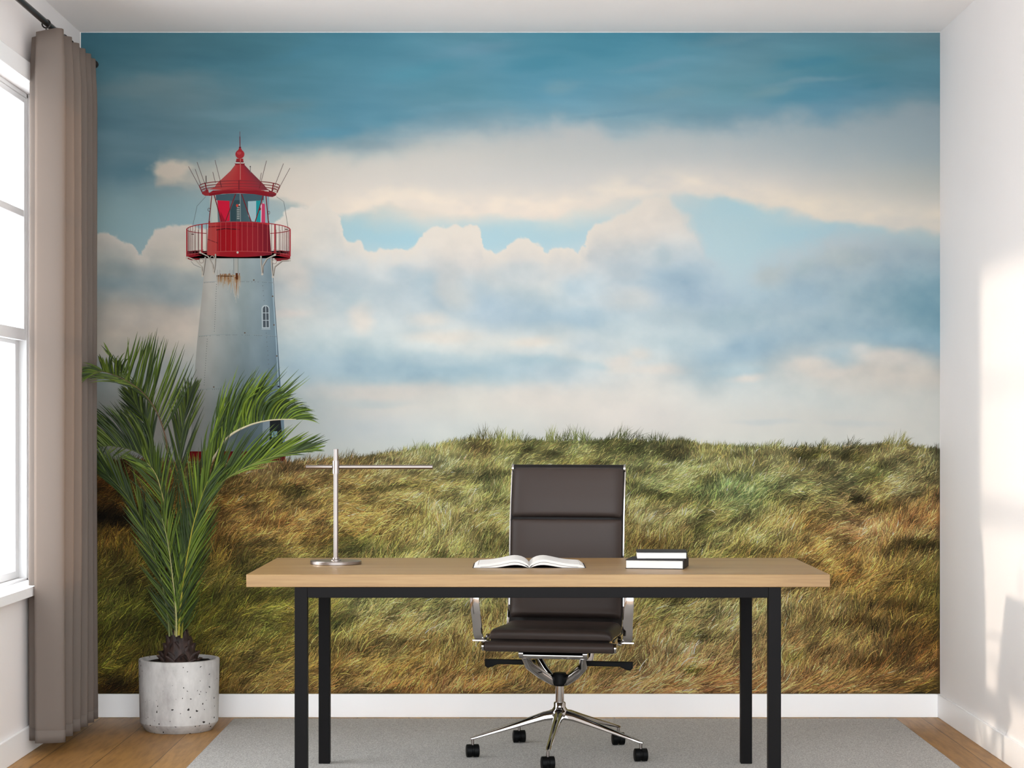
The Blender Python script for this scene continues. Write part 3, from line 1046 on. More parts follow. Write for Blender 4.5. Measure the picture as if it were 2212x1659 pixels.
# window
arch = [(566, 709)] + [(573.5 + 8.5 * math.cos(R(a_)), 667 + 8 * math.sin(R(a_))) for a_ in range(180, 361, 15)] + [(583, 709)]
PT.poly(arch, (176,186,188))
arch2 = [(568.3, 707)] + [(574 + 6.2 * math.cos(R(a_)), 668 + 6.6 * math.sin(R(a_))) for a_ in range(180, 361, 15)] + [(581, 707)]
PT.poly(arch2, (72,80,86))
PT.line([(574, 661), (575, 708)], 1.5, (176,186,188))
for yy in (676, 692):
    PT.line([(567, yy), (582, yy)], 1.4, (176,186,188))
PT.line([(565, 711), (584, 711)], 2.0, (160,170,172))
# gallery deck and lantern room
RED, RED2, DRED, LRED = (150,24,34), (176,34,40), (96,22,30), (190,70,64)
PT.poly([Z4(100, 1365), Z4(130, 1330), Z4(250, 1345), Z4(245, 1380), Z4(160, 1385)], (126,38,40))
PT.poly([Z4(1175, 1370), Z4(1140, 1335), Z4(1000, 1350), Z4(1030, 1395), Z4(1110, 1390)], (118,34,38))
PT.poly([Z4(110, 1365)] + [Z4(640 - 530 * math.cos(R(a_)), 1290 + 60 * math.sin(R(a_))) for a_ in range(0, 181, 10)] + [Z4(1170, 1365), Z4(900, 1310), Z4(380, 1310)], (132,22,32))
rows, cols = [], []
for y in (985, 1060, 1150, 1240, 1330):
    f = (y - 985) / 345
    xl, xr = 335 - 18 * f, 955 + 22 * f
    cy = 22
    r_, c_ = [], []
    for i in range(25):
        t = i / 24
        r_.append(Z4(xl + (xr - xl) * t, y + (cy if f > 0 else 6) * (1 - (2 * t - 1) ** 2) * (-1 if f < .1 else 1)))
        c_.append(shade([(0, (166,66,62)), (.12, (176,62,58)), (.20, (150,26,34)), (.45, (146,18,28)), (.75, (140,28,38)), (1, (104,22,34))], t))
    rows.append(r_)
    cols.append(c_)
PT.mesh(rows, cols)
PT.line([Z4(335, 1045), Z4(500, 1035), Z4(640, 1032), Z4(800, 1038), Z4(955, 1060)], 2.0, (120,26,34))
PT.line([Z4(335, 1010), Z4(500, 990), Z4(640, 985), Z4(800, 992), Z4(955, 1020)], 2.6, (164,40,44))
PT.poly([Z4(440, 1075), Z4(620, 1068), Z4(625, 1300), Z4(440, 1300)], (150,14,24))
PT.line([Z4(415, 1075), Z4(500, 1062), Z4(650, 1070)], 2.0, (60,14,20))
PT.line([Z4(430, 1080), Z4(430, 1290)], 1.0, (90,20,26))
PT.line([Z4(325, 1170), Z4(430, 1210)], 1.2, (96,26,30))
# lantern glass
rows = [[Z4(345 + 610 * i / 20, 718 - 14 * math.sin(math.pi * i / 20)) for i in range(21)], [Z4(352 + 598 * i / 20, 1005 - 14 * math.sin(math.pi * i / 20)) for i in range(21)]]
cc_ = [shade([(0, (168,176,168)), (.08, (190,194,184)), (.13, (92,108,112)), (.55, (66,88,94)), (.85, (80,104,110)), (.93, (150,172,174)), (1, (128,150,160))], i / 20) for i in range(21)]
PT.mesh(rows, [cc_, cc_])
PT.poly([Z4(365, 760), Z4(420, 745), Z4(430, 1000), Z4(372, 1010)], (182,188,178))
PT.poly([Z4(410, 718), Z4(520, 706), Z4(640, 704), Z4(780, 708), Z4(900, 722), Z4(900, 770), Z4(640, 780), Z4(410, 770)], (64,88,96))
PT.poly([Z4(425, 772), Z4(550, 778), Z4(552, 985), Z4(455, 992), Z4(440, 900)], (196,24,54))
PT.poly([Z4(455, 880), Z4(510, 990), Z4(460, 992)], (150,20,40))
PT.poly([Z4(738, 782), Z4(822, 778), Z4(825, 992), Z4(775, 985), Z4(740, 930)], (156,182,186))
PT.poly([Z4(822, 775), Z4(868, 775), Z4(868, 1000), Z4(822, 990)], (30,138,142))
PT.poly([Z4(868, 820), Z4(900, 790), Z4(905, 1005), Z4(868, 1000)], (206,190,196))
PT.poly([Z4(880, 800), Z4(912, 810), Z4(915, 1005), Z4(876, 1000)], (192,60,96))
PT.poly([Z4(560, 870), Z4(600, 770), Z4(655, 770), Z4(655, 985), Z4(560, 985)], (48,70,76))
PT.poly([Z4(618, 860), Z4(655, 840), Z4(655, 985), Z4(618, 985)], (70,86,88))
for i in range(7):
    PT.line([Z4(625, 845 + i * 19), Z4(652, 845 + i * 19)], 1.3, (182,184,176))
PT.disc(*Z4(628, 825), 2.6, 3.2, (186,66,50), 8)
PT.disc(*Z4(650, 818), 1.6, 1.8, (210,196,180), 8)
PT.line([Z4(658, 705), Z4(662, 990)], 1.0, (150,160,156))
MULL = (110,32,38)
for (xa, ya, xb, yb, w_) in ((368, 725, 338, 1010, 1.9), (392, 718, 468, 990, 2.2), (612, 706, 508, 988, 2.2), (672, 706, 772, 990, 2.2), (895, 722, 812, 992, 2.2), (922, 728, 950, 1015, 2.2)):
    PT.line([Z4(xa, ya), Z4(xb, yb)], w_, MULL)
PT.disc(*Z4(860, 860), 2.6, 3.6, MULL, 10)
PT.arc(*Z4(340, 868), 2.4, 3.6, 0, 360, .9, (90,60,56), 14)
PT.arc(*Z4(952, 898), 2.0, 3.4, 0, 360, .9, (90,60,56), 14)
# roof
PT.poly([Z4(345, 728), Z4(335, 700), Z4(380, 672), Z4(640, 655), Z4(900, 672), Z4(970, 700), Z4(955, 735), Z4(800, 708), Z4(640, 700), Z4(480, 706)], (130,24,34))
PT.poly([Z4(265, 690), Z4(330, 655), Z4(345, 725), Z4(300, 725), Z4(270, 708)], (146,46,50))
PT.poly([Z4(1030, 700), Z4(950, 665), Z4(955, 735), Z4(990, 738), Z4(1025, 722)], (112,34,42))
rows, cols = [], []
roofL = [(610, 405), (560, 470), (480, 545), (420, 600), (395, 640), (330, 660)]
roofR = [(700, 405), (760, 470), (850, 560), (900, 610), (930, 650), (960, 668)]
for (xl, yl), (xr, yr) in zip(roofL, roofR):
    r_, c_ = [], []
    for i in range(17):
        t = i / 16
        r_.append(Z4(xl + (xr - xl) * t, yl + (yr - yl) * t + 6 * math.sin(math.pi * t)))
        c_.append(shade([(0, (166,72,68)), (.2, (172,60,58)), (.5, (164,44,48)), (.8, (146,44,52)), (1, (112,50,58))], t))
    rows.append(r_)
    cols.append(c_)
PT.mesh(rows, cols)
# finial with ball
PT.poly([Z4(600, 395), Z4(708, 395), Z4(700, 410), Z4(612, 410)], (132,34,40))
PT.poly([Z4(615, 380), Z4(620, 345), Z4(690, 345), Z4(692, 385)], (150,40,44))
PT.line([Z4(614, 374), Z4(694, 376)], 2, (110,30,36))
PT.disc(*Z4(656, 300), 9.8, 9.6, (158,44,50), 24)
PT.disc(*Z4(648, 285), 4.6, 4.2, (176,62,66), 14)
PT.poly([Z4(630, 275), Z4(650, 232), Z4(664, 232), Z4(686, 275)], (156,42,48))
PT.disc(*Z4(657, 230), 2.6, 1.8, (96,26,38), 10)
PT.line([Z4(657, 228), Z4(656, 120)], 1.9, (104,36,48))
PT.line([Z4(656, 120), Z4(656, 68)], 1.0, (104,60,66))
PT.line([Z4(661, 345), Z4(660, 560)], 1.7, (186,110,100))
# crown rail
RC = (122,44,48)
for (cy_, rx_, ry_, w_) in ((622, 412, 52, 1.2), (645, 400, 46, 1.1), (668, 388, 42, 1.1)):
    PT.arc(*Z4(652, cy_), rx_ / 4.739, ry_ / 4.739, 150, 390, w_ * .8, (118,60,62), 50)
    PT.arc(*Z4(652, cy_ + 6), rx_ / 4.739, (ry_ + 4) / 4.739, 188, 352, w_, RC, 50)
PT.line([Z4(270, 690), Z4(330, 700), Z4(500, 668), Z4(640, 652), Z4(800, 662), Z4(960, 690), Z4(1030, 705)], 2.0, (140,40,44))
for (xa, ya, xb, yb) in ((130, 425, 270, 685), (198, 452, 258, 620), (217, 380, 315, 655), (378, 482, 406, 596), (401, 360, 470, 635), (928, 366, 856, 650), (875, 490, 862, 570), (1102, 395, 990, 680), (1168, 442, 1030, 695)):
    PT.line([Z4(xa, ya), Z4(xb, yb)], 1.0, (92,72,72))
for (xa, ya, xb, yb, w_) in ((240, 625, 268, 690, 1.8), (300, 590, 318, 690, 2.6), (450, 570, 468, 640, 1.8), (646, 565, 646, 665, 2.6), (872, 580, 855, 650, 1.8), (1000, 600, 982, 690, 2.6), (1065, 630, 1035, 695, 1.8)):
    PT.line([Z4(xa, ya), Z4(xb, yb)], w_, (116,36,42))
PT.line([Z4(309, 520), Z4(311, 600)], 2.2, (104,96,92))
PT.line([Z4(762, 425), Z4(763, 490)], 1.3, (96,96,96))
PT.disc(*Z4(762, 427), 1.3, 1.5, (40,40,44), 8)
# stay wires
WR_ = (104,112,112)
PT.line([Z4(305, 735), Z4(218, 830), Z4(175, 1025)], .8, WR_)
PT.line([Z4(1030, 735), Z4(1105, 785), Z4(1148, 1045)], .8, WR_)
PT.line([Z4(155, 1395), Z4(185, 1430), Z4(255, 1460)], .8, WR_)
# gallery rail
for a_ in range(184, 357, 7):
    x = 640 + 530 * math.cos(R(a_))
    y = 1080 - 62 * abs(math.sin(R(a_))) * .0 + 40 * math.sin(R(a_))
    if x < 330 or x > 960:
        PT.line([Z4(x, y + 20), Z4(x, 1340 + 14 * math.sin(R(a_)))], .8, (122,70,72))
PT.arc(*Z4(640, 1072), 530 / 4.739, 50 / 4.739, 0, 52, 1.5, (142,34,42), 16)
PT.arc(*Z4(640, 1072), 530 / 4.739, 50 / 4.739, 128, 180, 1.5, (142,34,42), 16)
PT.arc(*Z4(640, 1072), 530 / 4.739, 78 / 4.739, 180, 360, 1.9, (164,44,48), 60)
PT.arc(*Z4(640, 1310), 532 / 4.739, 40 / 4.739, 180, 228, 1.2, (140,40,46), 16)
PT.arc(*Z4(640, 1310), 532 / 4.739, 40 / 4.739, 312, 360, 1.2, (140,40,46), 16)
PT.arc(*Z4(640, 1345), 532 / 4.739, 52 / 4.739, 180, 360, 1.4, (170,66,66), 60)
for a_ in range(184, 358, 6):
    x = 640 + 530 * math.cos(R(a_))
    s_ = math.sin(R(a_))
    PT.line([Z4(x, 1072 + 78 * s_), Z4(x, 1345 + 52 * s_)], .95, (176,76,74) if 330 < x < 960 else (112,52,58))
for x in (112, 266, 636, 1013, 1170):
    PT.line([Z4(x, 1072 - 78 * (1 - ((x - 640) / 531) ** 2) ** .5), Z4(x, 1350 - 52 * (1 - ((x - 640) / 532) ** 2) ** .5)], 2.4, (166,42,50))
for (x, y) in ((172, 1118), (1132, 1070), (1132, 1302)):
    PT.line([Z4(x - 14, y), Z4(x + 14, y)], 1.6, (70,30,38))
# brackets
CR = (184,176,162)
for (pts) in ([(115, 1350), (200, 1385), (262, 1450), (272, 1540)], [(300, 1350), (290, 1440), (272, 1545)],
              [(250, 1305), (330, 1345), (375, 1430), (385, 1515)], [(405, 1320), (400, 1430), (385, 1520)],
              [(1170, 1385), (1085, 1390), (1010, 1450), (992, 1550)], [(975, 1350), (980, 1460), (992, 1555)],
              [(1012, 1330), (930, 1370), (890, 1440), (884, 1525)], [(870, 1340), (872, 1430), (884, 1528)]):
    PT.line([(Z4(*p_)[0] + 1.1, Z4(*p_)[1] + .8) for p_ in pts], 2.4, (104,96,88))
    PT.line([Z4(*p_) for p_ in pts], 2.2, (178,170,158) if pts[0][0] != 115 else CR)
PT.arc(*Z4(262, 1392), 4.6, 4.6, 0, 360, 1.6, (160,146,136), 18)
PT.arc(*Z4(1010, 1400), 4.6, 4.6, 0, 360, 1.6, (160,146,136), 18)
PT.arc(*Z4(372, 1360), 4.0, 4.0, 0, 360, 1.4, (160,150,140), 18)
for (x, y) in ((250, 1305), (632, 1305), (1014, 1330), (112, 1362), (1165, 1382), (272, 1545), (385, 1518), (884, 1528), (992, 1555)):
    PT.disc(*Z4(x, y), 2.4, 2.6, (190,180,166), 8)
PT.build('printed_lighthouse', mural)


# ------------------------------------------------------------------ rug
rg = MB().box(-1.155, 1.568, 4.75, 8.178, 0, 0.008)
ro = rg.build('area_rug', M['rug'], bevel=0.003)
tag(ro, 'large flat grey woven rug on the wooden floor under the desk', 'rug')

# ------------------------------------------------------------------ desk
DF, DB = 6.30, 7.11
desk = empty('desk', 'office desk with pale oak top and square black steel legs', 'desk', (0.07, 6.7, 0.008))


def rel(mb, e):
    p = e.location
    mb.v = [(v[0] - p.x, v[1] - p.y, v[2] - p.z) for v in mb.v]
    return mb


rel(MB().box(-.850, .998, DF, DB, DESK - .040, DESK), desk).build('desktop', M['oak'], desk, bevel=0.0015)
fx0, fx1 = -.697, .843
fr = MB()
for (y0, y1) in ((DF, DF + .04), (DB - .04, DB)):
    fr.box(fx0 + .04, fx1 - .04, y0, y1, DESK - .074, DESK - .0405)
for x in (fx0, fx1 - .04):
    fr.box(x, x + .04, DF + .04, DB - .04, DESK - .074, DESK - .0405)
rel(fr, desk).build('frame', M['black_steel'], desk, bevel=0.0012)
for x in (fx0, fx1 - .04):
    for y in (DF, DB - .04):
        rel(MB().box(x, x + .04, y, y + .04, .008, DESK - .0405), desk).build('leg', M['black_steel'], desk, bevel=0.0012)

# ------------------------------------------------------------------ desk lamp
LP = PX(725.5, 1218, 6.79)
lamp = empty('desk_lamp', 'slim satin metal desk lamp with one straight horizontal arm', 'lamp', (LP.x, 6.79, DESK))
MB().lathe([(0, 0), (.086, 0), (.0875, .0015), (.0875, .010), (.086, .012), (0, .012)], 72).build('base', M['brushed'], lamp, angle=20)
MB().lathe([(0, .012), (.018, .012), (.018, .0145), (.012, .0165), (.012, .022), (0, .022)], 40).build('base_collar', M['brushed'], lamp)
MB().lathe([(0, .012), (.0085, .012), (.0085, .3915), (.008, .392), (0, .392)], 40).build('pole', M['brushed'], lamp)
MB().lathe([(.0086, .308), (.0118, .308), (.0118, .352), (.0086, .352)], 40).build('sliding_collar', M['brushed'], lamp)
k = 6.79 / F
az = 1.0675 - DESK
x0, xj, x1 = (661 - 725.5) * k, (806 - 725.5) * k, (935 - 725.5) * k
MB().tube([(x0, 0, az), (x0 + .001, 0, az), (-.0119, 0, az)], [.0065, .007, .007], 32).tube([(.0119, 0, az), (xj - .0015, 0, az)], .007, 32).build('arm', M['brushed'], lamp)
MB().tube([(xj - .0015, 0, az), (xj + .0015, 0, az)], .006, 32).tube([(xj + .0015, 0, az), (x1 - .004, 0, az), (x1 - .0015, 0, az), (x1, 0, az)], [.0072, .0072, .0068, .005], 32).build('lamp_head', M['brushed'], lamp)

# ------------------------------------------------------------------ open book
bk = empty('open_book', 'open book with blank white pages lying on the desk before the chair', 'book', (.048, 6.59, DESK), 0)
U = [0, .03, .08, .14, .2, .27, .34, .42, .5, .6, .7, .8, .88, .93, 1.0]
H = [.0055, .0125, .0195, .0245, .027, .0280, .0268, .0240, .0208, .0172, .0145, .0130, .0122, .0112, .0012]
B = [.0012, .0022, .0052, .0085, .0102, .0105, .0092, .0068, .0042, .0016, .0012, .0012, .0012, .0012, .0011]
HW, DP = .184, .238


def half_block(sg, top, bot, y0, y1, umax=1.0, wf=1.0):
    mbk = MB()
    us = [u for u in U if u <= umax]
    n = len(us)
    vs = []
    for y in (y0, y1):
        for i in range(n):
            vs.append((sg * us[i] * HW * wf, y, top(i)))
        for i in range(n):
            vs.append((sg * us[i] * HW * wf, y, bot(i)))
    fs = []
    for i in range(n - 1):
        fs.append((i, i + 1, 2 * n + i + 1, 2 * n + i))
        fs.append((n + i + 1, n + i, 3 * n + i, 3 * n + i + 1))
        fs.append((i + 1, i, n + i, n + i + 1))
        fs.append((2 * n + i, 2 * n + i + 1, 3 * n + i + 1, 3 * n + i))
    fs.append((n - 1, 2 * n - 1, 4 * n - 1, 3 * n - 1))
    fs.append((n, 0, 2 * n, 3 * n))
    if sg < 0:
        fs = [f[::-1] for f in fs]
    return mbk.add(vs, fs)


for sg in (-1, 1):
    half_block(sg, lambda i: max(H[i] - (.0095 if 0 < i < 13 else (.0040 if i == 0 else 0)), B[i] + .0004), lambda i: B[i], 0, DP).build('page_block', M['paper'], bk, angle=30)
    half_block(sg, lambda i: H[i], lambda i: max(H[i] - .0082 + (.003 if i < 2 else 0), .0018), .001, DP - .001, .93, .985).build('raised_pages', M['paper'], bk, angle=30)
MB().box(-HW - .004, HW + .004, -.002, DP + .002, 0, .0009).build('cover', M['cover'], bk, smooth=False)

# ------------------------------------------------------------------ stacked books
def closed_book(label, loc, rz, wd, dp, h):
    e = empty('book', label, 'book', loc, rz, 'closed black books stacked on the desk')
    t = .0022
    MB().box(.002, wd - .003, .003, dp - .003, t, h - t).build('page_block', M['paper'], e, bevel=0.0008)
    c = MB()
    c.box(0, wd, 0, dp, 0, t)
    c.box(0, wd, 0, dp, h - t, h)
    c.box(wd - .0025, wd, .0, dp, t, h - t)
    c.build('cover', M['cover'], e, bevel=0.0006)
    return e


p = PX(1351, 1228, 6.565)
closed_book('lower, larger black covered book at the bottom of the stack', (p.x, 6.562, DESK), R(-10.5), .192, .170, .0300)
p = PX(1375, 1208, 6.58)
closed_book('upper, smaller black covered book lying on top of the larger one', (p.x, 6.575, DESK + .0301), R(-2.5), .167, .150, .0245)

# ------------------------------------------------------------------ office chair
CH = empty('office_chair', 'high-backed dark brown leather office chair on a chrome five star base', 'chair', (.164, 7.267, .008), R(-10))
# gas column, hub
MB().lathe([(0, .16), (.0155, .16), (.0155, .262), (0, .262)], 32).build('gas_column', M['chrome'], CH)
MB().lathe([(0, .128), (.014, .128), (.030, .134), (.036, .146), (.033, .160), (.024, .172), (.0215, .176), (.0215, .190), (.019, .193), (0, .193)], 40).build('base_hub', M['chrome'], CH)
BR = .321
for i in range(5):
    a = R(45.3 + 10 + 72 * i)
    c, s_ = math.cos(a), math.sin(a)

    def pt(r, z, t=0):
        return Vector((c * r - s_ * t, s_ * r + c * t, z))
    # tapering arm: rounded section swept outward
    sec = []
    leg = MB()
    rr = [.018, .06, .12, .19, .26, .318, .330]
    zc = [.148, .142, .125, .105, .086, .070, .067]
    hw = [.022, .0185, .0150, .0125, .0105, .0090, .0045]
    hh = [.019, .0165, .0130, .0100, .0076, .0055, .0032]
    vs_, n_ = [], 14
    for r_, z_, w_, h_ in zip(rr, zc, hw, hh):
        for q in range(n_):
            an = 2 * math.pi * q / n_
            cy, sz = math.cos(an), math.sin(an)
            if sz < 0:
                cy = math.copysign(abs(cy) ** .6, cy)
            vs_.append(pt(r_, z_ + sz * h_, cy * w_ * (1 if sz < 0 else .86)))
    fs_ = []
    for j in range(len(rr) - 1):
        for q in range(n_):
            a0, b0 = j * n_ + q, j * n_ + (q + 1) % n_
            fs_.append((a0, b0, b0 + n_, a0 + n_))
    fs_.append(tuple(range(n_))[::-1])
    fs_.append(tuple((len(rr) - 1) * n_ + q for q in range(n_)))
    leg.add(vs_, fs_)
    lo = leg.build('base_arm', M['chrome'], CH)
    # caster: twin wheels with hood
    cc = pt(BR, 0)
    rot = R(8 + 11)       # all wheels trail the same way
    wx, wy = math.cos(rot), math.sin(rot)
    cs_ = MB()
    for sgn in (-1, 1):
        ctr = Vector((cc.x + wx * sgn * .013, cc.y + wy * sgn * .013, .0235))
        ax = Vector((wx, wy, 0))
        cs_.tube([ctr - ax * .0105, ctr - ax * .0085, ctr + ax * .0085, ctr + ax * .0105], [.019, .0232, .0232, .019], 28, up=(0, 0, 1))
    ctr = Vector((cc.x, cc.y, .0245))
    ax = Vector((wx, wy, 0))
    cs_.tube([ctr - ax * .0035, ctr + ax * .0035], .021, 20)
    co_ = cs_.build('caster', M['black_plastic'], CH)
    MB().lathe([(0, .044), (.0055, .044), (.0055, .070), (0, .070)], 14, (cc.x, cc.y)).build('caster_stem', M['brushed'], co_)

# tilt mechanism
mech = MB()
mech.lathe([(0, .252), (.020, .252), (.026, .258), (.027, .292), (.022, .300), (0, .300)], 32)
mech.build('tilt_housing', M['black_plastic'], CH)
FY = -.145
st = MB()
for sg in (-1, 1):
    st.tube([(sg * .022, -.004, .268), (sg * .060, -.035, .296), (sg * .098, -.085, .335), (sg * .104, FY, .376)], [.016, .017, .016, .014], 14, flat=(1, .75))
    st.tube([(sg * .022, .004, .268), (sg * .060, .045, .300), (sg * .098, .085, .345), (sg * .104, .12, .400)], [.015, .016, .015, .013], 14, flat=(1, .75))
st.build('support_strut', M['chrome'], CH)
br_ = MB()
br_.tube([(-.113, FY, .378), (.113, FY, .378)], .0125, 24)
br_.box(-.104, .104, FY - .004, FY + .010, .396, .404)
for sg in (-1, 1):
    br_.tube([(sg * .108, FY, .385), (sg * .124, FY, .385)], .019, 24)
br_.build('seat_crossbar', M['chrome'], CH)
MB().tube([(-.113, .12, .405), (.113, .12, .405)], .0125, 24).build('seat_crossbar', M['chrome'], CH)
MB().box(-.106, .106, FY + .002, FY + .012, .3885, .3965).box(-.12, -.106, FY - .012, FY + .012, .396, .412).box(.106, .12, FY - .012, FY + .012, .396, .412).build('mounting_block', M['black_plastic'], CH, bevel=.001)
for sg in (-1, 1):
    lv = MB()
    zs = .339
    prof = [(.085, .008, .009), (.20, .008, .009), (.225, .008, .009), (.245, .009, .014), (.262, .009, .016), (.272, .007, .012)]
    vs_ = []
    for (x, hy, hz) in prof:
        zc_ = zs - (hz - .009)
        vs_ += [(sg * x, -.03 - hy, zc_ - hz), (sg * x, -.03 + hy, zc_ - hz), (sg * x, -.03 + hy, zs + .009), (sg * x, -.03 - hy, zs + .009)]
    fs_ = []
    for j in range(len(prof) - 1):
        for q in range(4):
            a0, b0 = j * 4 + q, j * 4 + (q + 1) % 4
            fs_.append((a0, b0, b0 + 4, a0 + 4))
    fs_.append((3, 2, 1, 0))
    fs_.append(tuple((len(prof) - 1) * 4 + q for q in range(4)))
    if sg < 0:
        fs_ = [f[::-1] for f in fs_]
    lv.add(vs_, fs_).build('lever', M['black_plastic'], CH, bevel=.002)

# seat and back profile (local y,z), front to top
PRF = [(-.245, .430), (-.235, .441), (-.20, .447), (-.10, .445), (.0, .441), (.07, .441), (.115, .450), (.140, .475), (.152, .52), (.158, .60), (.160, .68), (.164, .76), (.172, .84), (.186, .92), (.204, .99), (.222, 1.045)]


def prof_at(t):
    # arc-length parameter
    seg = [0]
    for i in range(1, len(PRF)):
        seg.append(seg[-1] + math.dist(PRF[i], PRF[i - 1]))
    T = t * seg[-1]
    for i in range(1, len(PRF)):
        if T <= seg[i] + 1e-9:
            f = (T - seg[i - 1]) / (seg[i] - seg[i - 1])
            y = PRF[i - 1][0] + (PRF[i][0] - PRF[i - 1][0]) * f
            z = PRF[i - 1][1] + (PRF[i][1] - PRF[i - 1][1]) * f
            ty, tz = PRF[i][0] - PRF[i - 1][0], PRF[i][1] - PRF[i - 1][1]
            break
    return y, z


def prof_frame(t):
    y, z = prof_at(t)
    y0, z0 = prof_at(max(0, t - .03))
    y1, z1 = prof_at(min(1, t + .03))
    l = math.hypot(y1 - y0, z1 - z0)
    return y, z, -(z1 - z0) / l, (y1 - y0) / l     # normal towards the sitter


def prof_t(target_z=None, target_y=None):
    best = None
    for i in range(1001):
        y, z = prof_at(i / 1000)
        if target_z is not None and (y < .1):
            continue
        e = abs(z - target_z) if target_z is not None else abs(y - target_y) + (10 if z > .46 else 0)
        if best is None or e < best[0]:
            best = (e, i / 1000)
    return best[1]


def pad(name, t0, t1, w0, w1, th, m, nu=36, nv=30, pw=7, base=.003, cor_k=.03):
    p_ = MB()

    def f(u, v, top):
        t = t0 + (t1 - t0) * v
        y, z, ny, nz = prof_frame(t)
        U_ = 2 * u - 1
        V_ = 2 * v - 1
        U_ = math.copysign(1 - (1 - abs(U_)) ** 1.7, U_)
        V_ = math.copysign(1 - (1 - abs(V_)) ** 1.9, V_)
        t = t0 + (t1 - t0) * (V_ + 1) / 2
        y, z, ny, nz = prof_frame(t)
        e = max(0, 1 - abs(U_) ** pw) ** .5 * max(0, 1 - abs(V_) ** (pw + 8)) ** .5
        wv = (w0 + (w1 - w0) * v) / 2
        # rounded corners
        cor = 1 - cor_k * (abs(V_) ** 14)
        k_ = base + (th * (e * (.93 + .07 * (1 - U_ * U_) * (1 - V_ * V_))) if top else -.003)
        return (U_ * wv * cor, y + ny * k_, z + nz * k_)
    p_.grid(lambda u, v: f(u, v, True), nu, nv)
    p_.grid(lambda u, v: f(u, v, False), nu, nv)
    k2 = len(p_.v) // 2
    p_.f = [fa[::-1] if max(fa) < k2 else fa for fa in p_.f]
    ring = [i for i in range(nu + 1)] + [(j + 1) * (nu + 1) - 1 for j in range(1, nv + 1)] + [nv * (nu + 1) + i for i in range(nu - 1, -1, -1)] + [j * (nu + 1) for j in range(nv - 1, 0, -1)]
    for a_, b_ in zip(ring, ring[1:] + ring[:1]):
        p_.f.append((a_, b_, b_ + k2, a_ + k2))
    return p_.build(name, m, CH, angle=70)


tb = [prof_t(target_z=z) for z in (.482, .667, .8555, 1.044)]
# sling sheet behind the pads
sl = MB()
sl.grid(lambda u, v: ((2 * u - 1) * .212, prof_at(.0 + .995 * v)[0], prof_at(.0 + .995 * v)[1]), 6, 60)
sl.build('leather_sling', M['leather_dark'], CH, solid=.005)
t_s0, t_s1 = prof_t(target_y=-.228), prof_t(target_y=.118)
seat = pad('seat_pad', t_s0, t_s1, .445, .425, .034, M['leather'], pw=20, cor_k=.008)
for i in range(3):
    pad('back_pad', tb[i] + .004, tb[i + 1] - .004, .418, .418, .030, M['leather'], pw=8)
# rolled edges with chrome caps
MB().tube([(-.232, -.246, .419), (-.229, -.246, .419), (.229, -.246, .419), (.232, -.246, .419)], [.013, .0185, .0185, .013], 28).build('front_roll', M['leather'], CH)
MB().tube([(-.208, .230, 1.040), (.208, .230, 1.040)], .0150, 24).build('top_roll', M['leather_dark'], CH)
for sg in (-1, 1):
    MB().tube([(sg * .2325, -.246, .419), (sg * .240, -.246, .419)], .017, 24).build('end_cap', M['chrome'], CH)
    MB().tube([(sg * .2085, .230, 1.040), (sg * .2155, .230, 1.040)], .0165, 24).build('end_cap', M['chrome'], CH)
# side rails
for sg in (-1, 1):
    pts = []
    for i in range(61):
        t = .02 + .97 * i / 60
        y, z, ny, nz = prof_frame(t)
        xw = .226 + (.2125 - .226) * min(1, t * 1.6)
        pts.append((sg * xw, y - ny * .004, z - nz * .004))
    MB().tube(pts, .0075, 12, flat=(.22, .6)).build('side_rail', M['chrome'], CH)
# arms: flat loops
for sg in (-1, 1):
    P = [(.232, -.150, .436), (.262, -.160, .436), (.270, -.172, .452), (.272, -.184, .50), (.277, -.196, .56), (.278, -.196, .615), (.277, -.180, .648), (.275, -.140, .664),
         (.272, -.02, .668), (.266, .08, .664), (.250, .145, .648), (.226, .168, .620)]
    Q = []
    for i in range(len(P) - 1):
        for k_ in range(5):
            t = k_ / 5
            a_ = [Vector(P[max(0, min(len(P) - 1, j))]) for j in (i - 1, i, i + 1, i + 2)]
            Q.append(0.5 * ((2 * a_[1]) + (-a_[0] + a_[2]) * t + (2 * a_[0] - 5 * a_[1] + 4 * a_[2] - a_[3]) * t * t + (-a_[0] + 3 * a_[1] - 3 * a_[2] + a_[3]) * t ** 3))
    Q.append(Vector(P[-1]))
    am = MB()
    n_ = 12
    vs_, fs_ = [], []
    X = Vector((1, 0, 0))
    for i, q_ in enumerate(Q):
        t = (Q[min(i + 1, len(Q) - 1)] - Q[max(0, i - 1)]).normalized()
        nn = t.cross(X)
        if nn.length < .3:
            nn = Vector((0, 1, 0)) if i < 5 else nn
        nn.normalize()
        if i < 6:
            nn = nn.lerp(Vector((0, 0, 1)), 0).normalized()
        xx = nn.cross(t).normalized()
        for k_ in range(n_):
            an = 2 * math.pi * k_ / n_
            cx, cy = math.cos(an), math.sin(an)
            cx = math.copysign(abs(cx) ** .6, cx)
            cy = math.copysign(abs(cy) ** .6, cy)
            p_ = q_ + xx * cx * .0175 + nn * cy * .0055
            vs_.append((p_.x * sg, p_.y, p_.z))
    for i in range(len(Q) - 1):
        for k_ in range(n_):
            a0, b0 = i * n_ + k_, i * n_ + (k_ + 1) % n_
            fs_.append((a0, b0, b0 + n_, a0 + n_))
    fs_.append(tuple(range(n_)))
    fs_.append(tuple((len(Q) - 1) * n_ + k_ for k_ in range(n_)))
    am.add(vs_, fs_)
    ao = am.build('armrest', M['chrome'], CH)
    fb = MB()
    fb.box(sg * .236 if sg > 0 else -.292, .292 if sg > 0 else -.236, -.168, -.140, .4265, .4335)
    fb.build('arm_bracket', M['chrome'], ao, bevel=.001)

